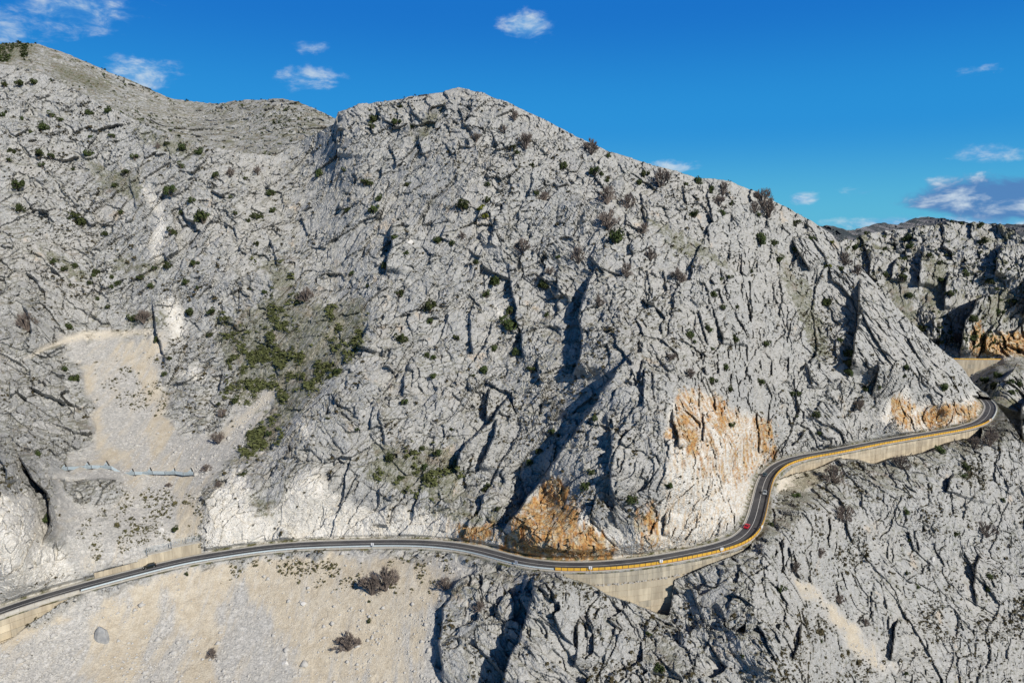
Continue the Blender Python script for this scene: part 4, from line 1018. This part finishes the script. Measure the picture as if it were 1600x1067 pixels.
def crown_mesh(seed, n, size, flat=.8, lobes=6, material=M_LEAF):
    q = random.Random(seed); L = [(q.uniform(-.62, .62), q.uniform(-.62, .62), q.uniform(.05, .95) * flat, q.uniform(.25, .55)) for _ in range(lobes)]
    vs, fs = [], []
    for i in range(n):
        l = L[i % lobes]
        d = Vector((q.gauss(0, 1), q.gauss(0, 1), q.gauss(0, 1))).normalized(); r = l[3] * q.uniform(.55, 1.08) ** .6
        c = Vector((l[0], l[1], l[2])) + d * r
        if c.z < -.12: c.z = -.12 + q.random() * .2
        u = Vector((q.gauss(0, 1), q.gauss(0, 1), q.gauss(0, 1))).normalized(); u = (u - d * u.dot(d) * .6).normalized(); v = d.cross(u).normalized()
        s = size * q.uniform(.6, 1.3); k = len(vs)
        vs += [c + u * s, c + v * s * .7 + d * s * .3, c - u * s, c - v * s * .7 - d * s * .2]; fs.append((k, k + 1, k + 2, k + 3))
    me = bpy.data.meshes.new('foliage'); me.from_pydata([tuple(v) for v in vs], [], fs); me.materials.append(material); return me
def stem_mesh(seed):
    q = random.Random(seed); vs, fs = [], []
    for i in range(5):
        a = q.uniform(0, 6.28); r = q.uniform(.2, .5); bar((0, 0, -.35), (r * math.cos(a), r * math.sin(a), q.uniform(.3, .7)), .07, vs, fs, .03)
    me = bpy.data.meshes.new('stem'); me.from_pydata(vs, [], fs); me.materials.append(M_BARK); return me
def twig_mesh(seed, nb=26):
    q = random.Random(seed); vs, fs = [], []; vs0, fs0 = [], []
    for i in range(nb):
        a = q.uniform(0, 6.28); el_ = q.uniform(.15, 1.45); d = Vector((math.cos(a) * math.cos(el_), math.sin(a) * math.cos(el_), math.sin(el_)))
        p0 = Vector((d.x * .05, d.y * .05, -.15)); L = q.uniform(.65, 1.08); mid = d * L * .5 + Vector((q.gauss(0, .04), q.gauss(0, .04), .03))
        bar(p0, mid, .022, vs0, fs0, .014)
        for k in range(4):
            e = (d + Vector((q.gauss(0, .28), q.gauss(0, .28), q.gauss(.1, .2)))).normalized(); m1 = mid + e * L * q.uniform(.25, .35)
            bar(mid, m1, .015, vs, fs, .010)
            for w in range(5):
                g_ = (e + Vector((q.gauss(0, .4), q.gauss(0, .4), q.gauss(.1, .3)))).normalized(); bar(m1, m1 + g_ * L * q.uniform(.15, .3), .010, vs, fs, .006)
    me = bpy.data.meshes.new('twigs'); me.from_pydata([tuple(v) for v in vs], [], fs); me.materials.append(M_TWIG)
    m2 = bpy.data.meshes.new('branches'); m2.from_pydata([tuple(v) for v in vs0], [], fs0); m2.materials.append(M_TWIG); return me, m2
CROWN = [crown_mesh(100 + i, 420, .13) for i in range(7)]
CROWN_Y = [crown_mesh(200 + i, 420, .13, .8, 6, M_LEAFY) for i in range(2)]
STEM = [stem_mesh(i) for i in range(3)]; TWIG = [twig_mesh(300 + i) for i in range(5)]

def Zm(ox, oy, s): 
    out = []
    for tok in s.split():
        v = tok.split(','); out.append((ox + float(v[0]) / 2.963, oy + float(v[1]) / 2.963, float(v[2]) / 2.963))
    return out
EVER = Zm(0, 0, '25,390,18 95,385,20 168,380,18 240,375,10 198,585,28 420,520,22 505,510,20 245,533,20 285,555,14 183,712,25 238,725,16 95,850,35 98,960,28 375,1010,40 205,770,16 62,695,18 45,735,15 420,715,22 800,885,35 895,935,22 950,1000,38 1195,998,26 1153,1020,15 1255,885,24 1265,975,18 1280,712,18 1485,800,24 630,725,20 665,560,20 740,495,8 705,495,8 845,768,20 775,665,15 520,630,14 420,632,14 108,548,12 145,607,12 540,855,16 585,795,18 850,680,30 925,700,24 560,980,14 1140,830,14 1000,810,20 1070,910,16 1095,990,14 845,980,14 345,783,12 15,530,15 35,515,10')
EVER += Zm(530, 100, '170,250,26 157,287,20 265,272,27 342,283,14 144,213,9 280,190,12 22,487,14 120,538,24 152,540,20 318,552,18 190,625,20 165,675,26 48,672,16 455,810,30 572,655,34 690,635,22 688,555,18 920,598,18 1040,470,22 1185,498,28 1215,515,15 1245,425,16 1135,348,18 1275,795,50 1415,508,24 1390,540,20 825,412,14 810,390,14 895,467,15 528,828,18 310,870,18 262,800,22 218,925,25 725,998,30 957,1010,32 635,915,16 60,965,14 1240,540,12 1015,892,14')
EVER += Zm(1060, 200, '95,243,24 155,280,20 75,395,28 378,512,38 438,525,28 470,605,22 158,765,20 140,920,22 50,950,24 262,978,22 400,1000,22 240,690,14 203,692,11 268,830,14 685,800,25 745,650,16 205,395,18 243,355,14 370,400,16 548,440,20 40,255,14 150,300,12 338,663,12 620,505,14 540,555,18')
EVER_R = Zm(1060, 200, '818,543,20 960,675,22 1035,690,24 1060,500,26 1065,545,22 1070,770,22 955,560,12 1115,690,18 1210,620,18 1155,590,20 1330,670,20 1395,445,16 1400,520,24 1265,420,9 870,470,13 1215,700,24 1120,920,20 1255,760,24 1360,880,26 1480,850,22 1440,700,20 1540,800,24 1310,420,10 1405,438,12') + Zm(1060, 450, '1420,420,26 1480,400,24 1470,450,28 1530,430,22 1360,220,22 1350,140,18 1580,440,22 1540,480,22')
EVER += Zm(0, 350, '805,35,28 905,180,24 868,270,22 785,185,22 718,200,18 922,295,16 455,220,20 520,250,16 555,275,18 520,290,14 655,245,18 700,285,20 320,478,26 885,400,30 735,530,20 990,400,26 345,715,28 303,678,20 1192,90,16 1010,835,14 1095,810,26 1065,627,16 1250,970,18 1520,900,11 175,1058,18 1565,680,24 420,272,16 355,195,18 440,238,12 765,690,16 490,38,16 330,282,12 458,345,12 505,385,14 1160,295,8 1232,317,14 610,435,22 640,430,22 250,175,18 300,210,18 790,625,16 970,505,20')
EVER += Zm(530, 400, '425,225,36 428,290,22 293,372,32 410,450,18 442,460,20 440,548,26 310,668,24 280,165,24 725,108,28 680,165,26 780,310,50 795,250,28 722,425,22 820,440,28 675,515,32 955,120,30 957,268,14 88,803,12 525,800,12 622,550,13 540,375,20 985,805,20 1018,823,14 928,898,20 885,950,24 1185,750,18 1170,995,20 1520,1050,26 690,1050,18 135,137,14 890,525,22 235,925,26 290,1015,20 400,965,22 455,905,26 410,1030,18 385,885,18')
EVER += Zm(1060, 450, '378,428,24 400,258,20 262,235,20 145,185,22 50,215,22 75,245,14 158,22,18 215,365,26 245,465,22 155,270,12 155,430,24 205,95,16 1230,455,28 1050,365,20 1047,408,12 860,465,24 930,460,16 555,490,18 640,585,22 245,630,22 650,665,16 1210,745,28 548,955,24 790,300,28 788,345,28 785,390,26 685,60,22 750,240,18 553,598,10 1050,1030,22 528,480,20')
EVER += Zm(0, 700, '210,320,22 1128,110,22 818,368,20 180,20,18 865,577,12') 
EVER += Zm(1060, 700, '478,645,24 1070,420,14 1282,390,20 1440,590,24 1440,645,22 1060,578,13 1108,640,14 430,345,18 1330,85,25 1320,125,18 298,962,14 660,885,12 1050,1040,14 1500,235,14')
EVER += Zm(530, 700, '140,795,14 140,705,8 1480,1010,28 1435,858,16 1355,230,28 1525,165,24 1135,170,28 680,175,20 735,285,18 645,290,16 685,960,8 600,1060,8')
YELLOW = Zm(530, 100, '655,665,24 672,700,18') + Zm(1060, 200, '692,635,18 712,528,12')
BARE = Zm(0, 0, '885,640,30 1200,790,22 1070,800,22 735,680,14') + Zm(530, 100, '862,355,38 635,335,24 815,240,22 768,305,18 797,180,16 1240,610,42 1245,715,46 855,835,38 1335,630,35 1170,385,36 1340,400,22 955,610,28 1490,535,42 1110,880,34 1410,755,28 1440,870,32 1330,960,28 975,965,22 945,245,16 1055,305,18 110,180,10 575,790,20 1570,970,32')
BARE += Zm(1060, 200, '285,225,28 220,220,18 390,320,38 350,365,26 420,375,36 590,395,22 530,385,22 650,425,16 770,605,28 205,280,30 190,340,26 940,740,22 830,660,24 15,690,25') + Zm(0, 350, '135,450,42 1018,985,30 1420,325,36 1035,870,20 670,425,32')
BARE += Zm(530, 400, '1205,205,28 1330,60,24 1545,470,25') + Zm(1060, 450, '710,850,52 1025,805,34 840,540,28 55,395,25') + Zm(0, 700, '990,940,26 785,165,14 1018,155,20 960,80,22')
BARE += Zm(1060, 700, '760,290,44 1425,365,38 655,475,28 745,690,28 545,545,24 865,805,20') + [(582, 906, 20), (605, 900, 19), (545, 992, 20), (695, 908, 13), (750, 945, 9), (1545, 682, 14), (1520, 690, 11)]
# trees and bushes cannot stand on the carriageway or in the sky
def ok_spot(px, py):
    if py < np.interp(px, TX, TY) + 3: return False
    d = samp(DPL, np.array([px]), np.array([py]))[0]
    return abs(d) > 5.5
LAND = [(40,135,'under the top left skyline'),(30,180,'at the upper left edge'),(60,240,'on the upper left rock face'),(30,300,'at the left edge, mid height'),(125,340,'on the left face above the ledges'),
 (150,185,'near the top of the left ridge'),(285,225,'on the grassy notch of the left ridge'),(290,310,'right of the long orange streak'),(210,255,'left of the long orange streak'),(410,300,'in the saddle between both mountains'),
 (400,345,'below the saddle'),(160,430,'above the left scree terrace'),(240,450,'above the pale rib by the scree'),(110,510,'left of the scree terrace'),(300,480,'right of the pale rib'),
 (250,540,'along the right edge of the upper scree'),(110,590,'on the brown shoulder left of the scree'),(360,620,'below the green hollow'),(400,380,'above the green hollow'),(590,190,'on the cliff under the left summit shoulder'),
 (585,290,'on the slab left of the summit gully'),(600,330,'beside the narrow shaded chimney'),(610,400,'at the foot of the shaded chimney'),(730,320,'straight below the summit'),(690,380,'on the ribs below the summit'),
 (800,240,'on the slope right of the summit'),(880,270,'on the upper right slope'),(930,275,'near the skyline right of the summit'),(950,360,'above the big shaded cleft'),(850,410,'left of the big shaded cleft'),
 (1000,300,'on the right skyline slope'),(1090,285,'below the right skyline'),(1090,330,'on the right shoulder'),(1190,375,'above the long right gully'),(1180,310,'on the skyline at right'),
 (1260,350,'on the right skyline where it steepens'),(1310,430,'beside the long right gully'),(1120,460,'in the middle of the right face'),(1100,510,'on the grey face above the orange cliff'),(1190,530,'right of the right face centre'),
 (1230,650,'above the straight right-hand road'),(1330,560,'in the dark slot of the right face'),(1270,600,'on the blocky face above the road'),(1440,590,'on the triangular right buttress'),(1380,600,'at the left side of the right buttress'),
 (680,480,'on the central slabs'),(625,520,'left of the central slabs'),(680,570,'on the lower central slabs'),(640,620,'on the smooth lower slabs'),(790,500,'in the central gully'),
 (770,450,'at the head of the central gully'),(760,570,'at the foot of the central gully'),(850,440,'between central gully and cleft'),(900,560,'under the big shaded cleft'),(860,690,'beside the long diagonal shadow'),
 (620,720,'on the scrubby bank above the white cutting'),(690,720,'right part of the scrubby bank'),(760,760,'above the rusty toe of the cliff'),(980,770,'on the grey face of the spur'),(920,750,'above the orange triangle of rock'),
 (1050,755,'on the spur beside the white rock'),(380,740,'above the white cutting at left'),(70,800,'behind the white rock at the left edge'),(290,820,'above the stepped wall'),(330,720,'right of the rockfall nets'),
 (290,900,'just under the steel guardrail'),(590,900,'on the tan scree under the road'),(550,990,'low on the tan scree'),(330,1020,'low on the left scree'),(690,910,'beside the small rock tower'),
 (740,970,'on the small rock tower'),(1010,990,'on the big grey boulder block'),(1210,910,'at the top of the tan gully strip'),(1240,780,'just outside the double bend'),(1300,740,'under the straight retaining wall'),
 (1310,800,'on the bushy slope outside the bend'),(1420,740,'under the far end of the long wall'),(1470,730,'below the far end of the barrier'),(1410,820,'in the middle of the lower right slope'),(1540,820,'at the right edge, lower slope'),
 (1290,880,'on the lower slope right of the bend'),(1420,900,'right of the tan gully strip'),(1540,910,'in the lower right corner'),(1160,1020,'at the bottom edge below the bend'),(1310,940,'beside the tan gully strip'),
 (1545,685,'on the rocks behind the last bend'),(1410,1050,'at the bottom edge on the right'),(1520,1000,'at the bottom right, near the frame edge')]
LAND_R = [(1340,385,'on the left part of the cliff behind'),(1410,370,'on the top of the cliff behind'),(1400,440,'on the middle of the cliff behind'),(1440,520,'left of the black ravine behind'),(1530,350,'on the skyline of the cliff behind'),
 (1530,390,'high on the cliff behind'),(1490,440,'above the black ravine behind'),(1560,470,'right of the black ravine behind'),(1520,500,'at the foot of the cliff behind'),(1550,590,'in the dark gully below the far wall')]
ORD = ['first', 'second', 'third', 'fourth', 'fifth', 'sixth', 'seventh', 'eighth', 'ninth', 'tenth', 'eleventh', 'twelfth']
def plant_all(items, land, hitf, kind, cat, group, meshes, checks=True):
    good = [it for it in items if (not checks) or ok_spot(it[0], it[1])]
    by = {}
    for it in good:
        k = min(range(len(land)), key=lambda i: math.hypot(it[0] - land[i][0], (it[1] - land[i][1])))
        by.setdefault(k, []).append(it)
    for k, lst in by.items():
        lst.sort(key=lambda it: it[1])
        for j, (px, py, r) in enumerate(lst):
            big = 'large' if r > 10.5 else ('small' if r < 5.2 else 'mid-sized')
            if len(lst) == 1: pos_ = 'the only one'
            elif j == 0: pos_ = 'highest'
            elif j == len(lst) - 1: pos_ = 'lowest'
            else: pos_ = ORD[j] + ' from the top'
            lab = '%s %s %s, %s' % (big, kind, land[k][2], pos_)
            isb = 'bare' in cat; p = hitf(px, min(py + r * (.8 if isb else .45), 1170)); rm = r / F * p.y * 1.05
            root = empty(cat.replace(' ', '_'), p + Vector((0, -.25 * rm, -.08 * rm)), rnd.uniform(0, 6.28)); sq = rnd.uniform(.82, 1.2)
            s3 = (rm * sq * (1.25 if isb else 1), rm * rnd.uniform(.8, 1.05) * (1.25 if isb else 1), rm * rnd.uniform(.9, 1.25) * (1.5 if isb else 1))
            for nm, me in meshes():
                o = bpy.data.objects.new(nm, me); COL.objects.link(o); o.parent = root; o.scale = s3
            tag(root, lab, cat, group)
plant_all(EVER, LAND, hit, 'dark evergreen shrub', 'evergreen shrub', 'dark evergreen shrubs scattered over the rocks', lambda: [('foliage', rnd.choice(CROWN)), ('stem', rnd.choice(STEM))])
plant_all(EVER_R, LAND_R, hit_r, 'dark evergreen shrub', 'evergreen shrub', 'dark evergreen shrubs on the cliff behind', lambda: [('foliage', rnd.choice(CROWN)), ('stem', rnd.choice(STEM))], False)
plant_all(YELLOW, LAND, hit, 'yellow-green shrub', 'yellow shrub', 'yellow-green shrubs', lambda: [('foliage', rnd.choice(CROWN_Y)), ('stem', rnd.choice(STEM))])
def bare_parts():
    a, b = rnd.choice(TWIG); return [('twigs', a), ('branches', b)]
plant_all(BARE, LAND, hit, 'leafless brown shrub', 'bare shrub', 'leafless shrubs scattered over the slopes', bare_parts)
plant_all(Zm(1060, 200, '1290,960,30'), LAND_R, hit_r, 'leafless brown shrub', 'bare shrub', None, bare_parts, False)
print('shrubs', round(time.time() - T0, 1), len(EVER), len(EVER_R), len(BARE))

# ------------------------------------------------------------------ uncountable cover: tufts, cushions, loose stones
def scatter(name, pts, radii, proto_n, material, seed, squash=.7):
    """many little faceted clumps joined into one mesh"""
    r = np.random.RandomState(seed); n = len(pts)
    if proto_n == 'stone':
        base = np.array([(1,0,0),(-1,0,0),(0,1,0),(0,-1,0),(0,0,1),(0,0,-1),(.6,.6,.55),(-.6,-.6,.5)], float)[:6]
        tris = np.array([(0,2,4),(2,1,4),(1,3,4),(3,0,4),(2,0,5),(1,2,5),(3,1,5),(0,3,5)])
    else:
        k = 9; q = np.random.RandomState(5); base = []; tris = []
        for i in range(k):
            d = q.normal(size=3); d /= np.linalg.norm(d); d[2] = abs(d[2]); u = q.normal(size=3); u /= np.linalg.norm(u); v = np.cross(d, u)
            c = d * q.uniform(.35, .85); base += [c + u * .5, c + v * .5, c - u * .45 - v * .4]; tris.append((3 * i, 3 * i + 1, 3 * i + 2))
        base = np.array(base); tris = np.array(tris)
    m = len(base); ang = r.rand(n) * 6.283; ca, sa = np.cos(ang), np.sin(ang)
    B = np.repeat(base[None], n, 0) * (1 + r.uniform(-.35, .35, (n, m, 1 if proto_n == 'stone' else 1)))
    X = B[..., 0] * ca[:, None] - B[..., 1] * sa[:, None]; Yy = B[..., 0] * sa[:, None] + B[..., 1] * ca[:, None]
    sc = radii[:, None]; Vv = np.stack([X * sc, Yy * sc, B[..., 2] * sc * squash], -1) + pts[:, None, :]
    T = (tris[None] + (np.arange(n) * m)[:, None, None]).reshape(-1, 3)
    me = bpy.data.meshes.new(name); me.vertices.add(n * m); me.vertices.foreach_set('co', Vv.astype(np.float32).ravel())
    me.loops.add(len(T) * 3); me.loops.foreach_set('vertex_index', T.astype(np.int32).ravel()); me.polygons.add(len(T))
    me.polygons.foreach_set('loop_start', np.arange(0, len(T) * 3, 3, dtype=np.int32)); me.update(calc_edges=True)
    me.materials.append(material); o = bpy.data.objects.new(name, me); COL.objects.link(o); return o
FL = POS[:NV].reshape(-1, 3)
def pick(weight, n, seed):
    w = weight.ravel().astype(np.float64); w = np.clip(w, 0, None); c = np.cumsum(w); r = np.random.RandomState(seed)
    i = np.searchsorted(c, r.rand(n) * c[-1]); i = np.clip(i, 0, len(FL) - 1); return FL[i].astype(float), i
noroad = (np.abs(dpl) > HW + 1.6).astype(float)
inwall = ((ws < 2) & (dpl < 0)).astype(float)
nz1 = vnoise(PXg, PYg, 60, 61, 4); nz2 = vnoise(PXg, PYg, 22, 62, 3)
patchy = sstep(nz1 + .6 * nz2, .0, .55)
rockw = (1 - Z['scree']) * (1 - .75 * Z['cut']) * noroad * (1 - inwall)
p, _ = pick(rockw * (.10 + patchy) * (1 + .9 * sstep(PXg, 1050, 1350)), 30000, 71)
rr = np.random.RandomState(72).gamma(2.0, .19, len(p)) * (.6 + p[:, 1] / 700)
tag(scatter('scrub_tufts', p + [0, -.25, .1], rr, 'tuft', M_HEATH, 73, .8), 'low brown-green tufts growing in the joints and on the ledges of the grey rock', 'ground cover', kind='stuff')
green = samp(mask(CX, CY, ZONES['veg'][:2], 6) + .5 * mask(CX, CY, [ZONES['veg'][3]], 10), PXg + nz2 * 14, PYg + nz1 * 14)
p, _ = pick(green * sstep(nz1 * .25 + vnoise(PXg, PYg, 15, 63, 3) * 1.1, .0, .45), 3800, 81)
rr = np.random.RandomState(82).gamma(3.0, .24, len(p))
tag(scatter('green_cushions', p + [0, -.3, .25], rr, 'tuft', M_BRIGHT, 83, .8), 'bright green juniper cushions covering the hollow on the left mountain', 'ground cover', kind='stuff')
p, _ = pick((Z['scree'] * (.25 + sstep(nz2, .0, .5)) * sstep(nz1, -.3, .2) + .02) * noroad * (1 - inwall) * (.15 + Z['scree']) * (1 - .75 * Z['tan']), 10000, 91)
rr = np.random.RandomState(92).gamma(1.2, .19, len(p)) + .05
tag(scatter('loose_stones', p, rr, 'stone', M_STONE, 93, .7), 'loose pale stones lying on the scree slopes', 'stones', kind='stuff')
sp_ = samp(mask(CX, CY, [[(190,760),(320,770),(320,858),(150,880),(110,850)], [(700,880),(560,870),(300,885),(300,900),(700,930)], [(150,560),(260,560),(300,650),(150,640)]], 12), PXg, PYg)
p, _ = pick(sp_ * Z['scree'] * sstep(nz2, -.1, .3) * noroad, 1800, 95); rr = np.random.RandomState(96).gamma(3.0, .13, len(p))
tag(scatter('dry_heath', p + [0, 0, .1], rr, 'tuft', M_HEATH, 97, .8), 'dry brown heath dotted over the gravel near the road', 'ground cover', kind='stuff')

def far_tufts(h, n, rad, lo, hi, seed, lab, colr):
    r = np.random.RandomState(seed); i = r.randint(0, len(h.P), n * 4); q = h.P[i].astype(float)
    k = np.sin(q[:, 0] * .045 + 1.3 * np.sin(q[:, 2] * .06)) + np.sin(q[:, 2] * .09 + q[:, 0] * .03); q = q[np.argsort(-k + r.normal(size=len(k)) * .9)][:n]
    q = q[(q[:, 2] > lo) & (q[:, 2] < hi)]
    tag(scatter('scrub_tufts', q, r.gamma(3.0, rad, len(q)), 'tuft', colr, seed, .8), lab, 'ground cover', kind='stuff')
far_tufts(hit_l, 2600, .42, -100, 900, 131, 'dark scrub dotted over the pale mountain behind at left', M_LEAF)
ql = np.array([list(hit_l(x, y)) for x, y in zip(np.random.RandomState(5).uniform(-60, 46, 900), np.random.RandomState(6).uniform(69, 98, 900)) if y < 101 - .55 * x + 14 * math.sin(x * .2)])
tag(scatter('hilltop_wood', ql, np.random.RandomState(7).gamma(4.0, .42, len(ql)), 'tuft', M_LEAF, 8, .9), 'dark wood capping the hilltop in the top left corner', 'wood', kind='stuff')
far_tufts(hit_r, 3000, .50, 8, 900, 132, 'dark scrub in the gullies of the cliff behind at right', M_LEAF)
# individual boulders
def boulder(px, py, r, lab, seed, squash=(1, .8, .7), m=M_STONE):
    p = hit(px, py); rm = r / F * p.y; bm = bmesh.new(); bmesh.ops.create_icosphere(bm, subdivisions=3, radius=1.0); q = random.Random(seed)
    pl = [(Vector((q.gauss(0, 1), q.gauss(0, 1), q.gauss(0, 1))).normalized(), q.uniform(.62, .9)) for _ in range(14)]
    for v in bm.verts:
        for nn, d in pl:
            e = v.co.dot(nn) - d
            if e > 0: v.co -= nn * e
        v.co = Vector((v.co.x * squash[0], v.co.y * squash[1], v.co.z * squash[2])) * rm * (1 + q.uniform(-.02, .02))
    me = bpy.data.meshes.new('boulder'); bm.to_mesh(me); bm.free(); me.materials.append(m); o = bpy.data.objects.new('boulder', me); COL.objects.link(o)
    o.location = p; tag(o, lab, 'boulder'); return o
M_GREYB = plain('grey_boulder', (.36, .36, .35), .95, .0, .8, col2=(.25, .255, .26)); M_WHITEB = plain('white_boulder', (.66, .64, .60), .95, .15, 1.0)
boulder(161, 998, 17, 'big upright grey boulder on the tan scree at lower left', 1, (.75, .55, 1.45), M_GREYB)
boulder(475, 942, 5.5, 'white boulder standing out on the gravel below the road', 2, (1.1, .8, .7), M_WHITEB)
boulder(252, 828, 8, 'pale grey boulder in the brown heath above the stepped wall', 3, (1, .8, .8), M_WHITEB)
boulder(640, 378, 6, 'rounded pale boulder on the ribs below the summit', 4, (1, .8, .9), M_WHITEB)
boulder(300, 627, 6, 'grey boulder at the foot of the rock rib beside the scree', 5, (1.2, .8, .7), M_GREYB)
boulder(446, 1035, 7, 'pale boulder near the bottom edge of the scree', 6, (1.1, .8, .7), M_WHITEB)
boulder(1458, 875, 5, 'small whitish boulder on the lower right slope', 7, (.8, .7, 1.3), M_WHITEB)
0 and boulder(232, 905, 5, 'pale boulder under the guardrail near the black car', 8, (1, .8, .9), M_WHITEB)
print('done', round(time.time() - T0, 1))
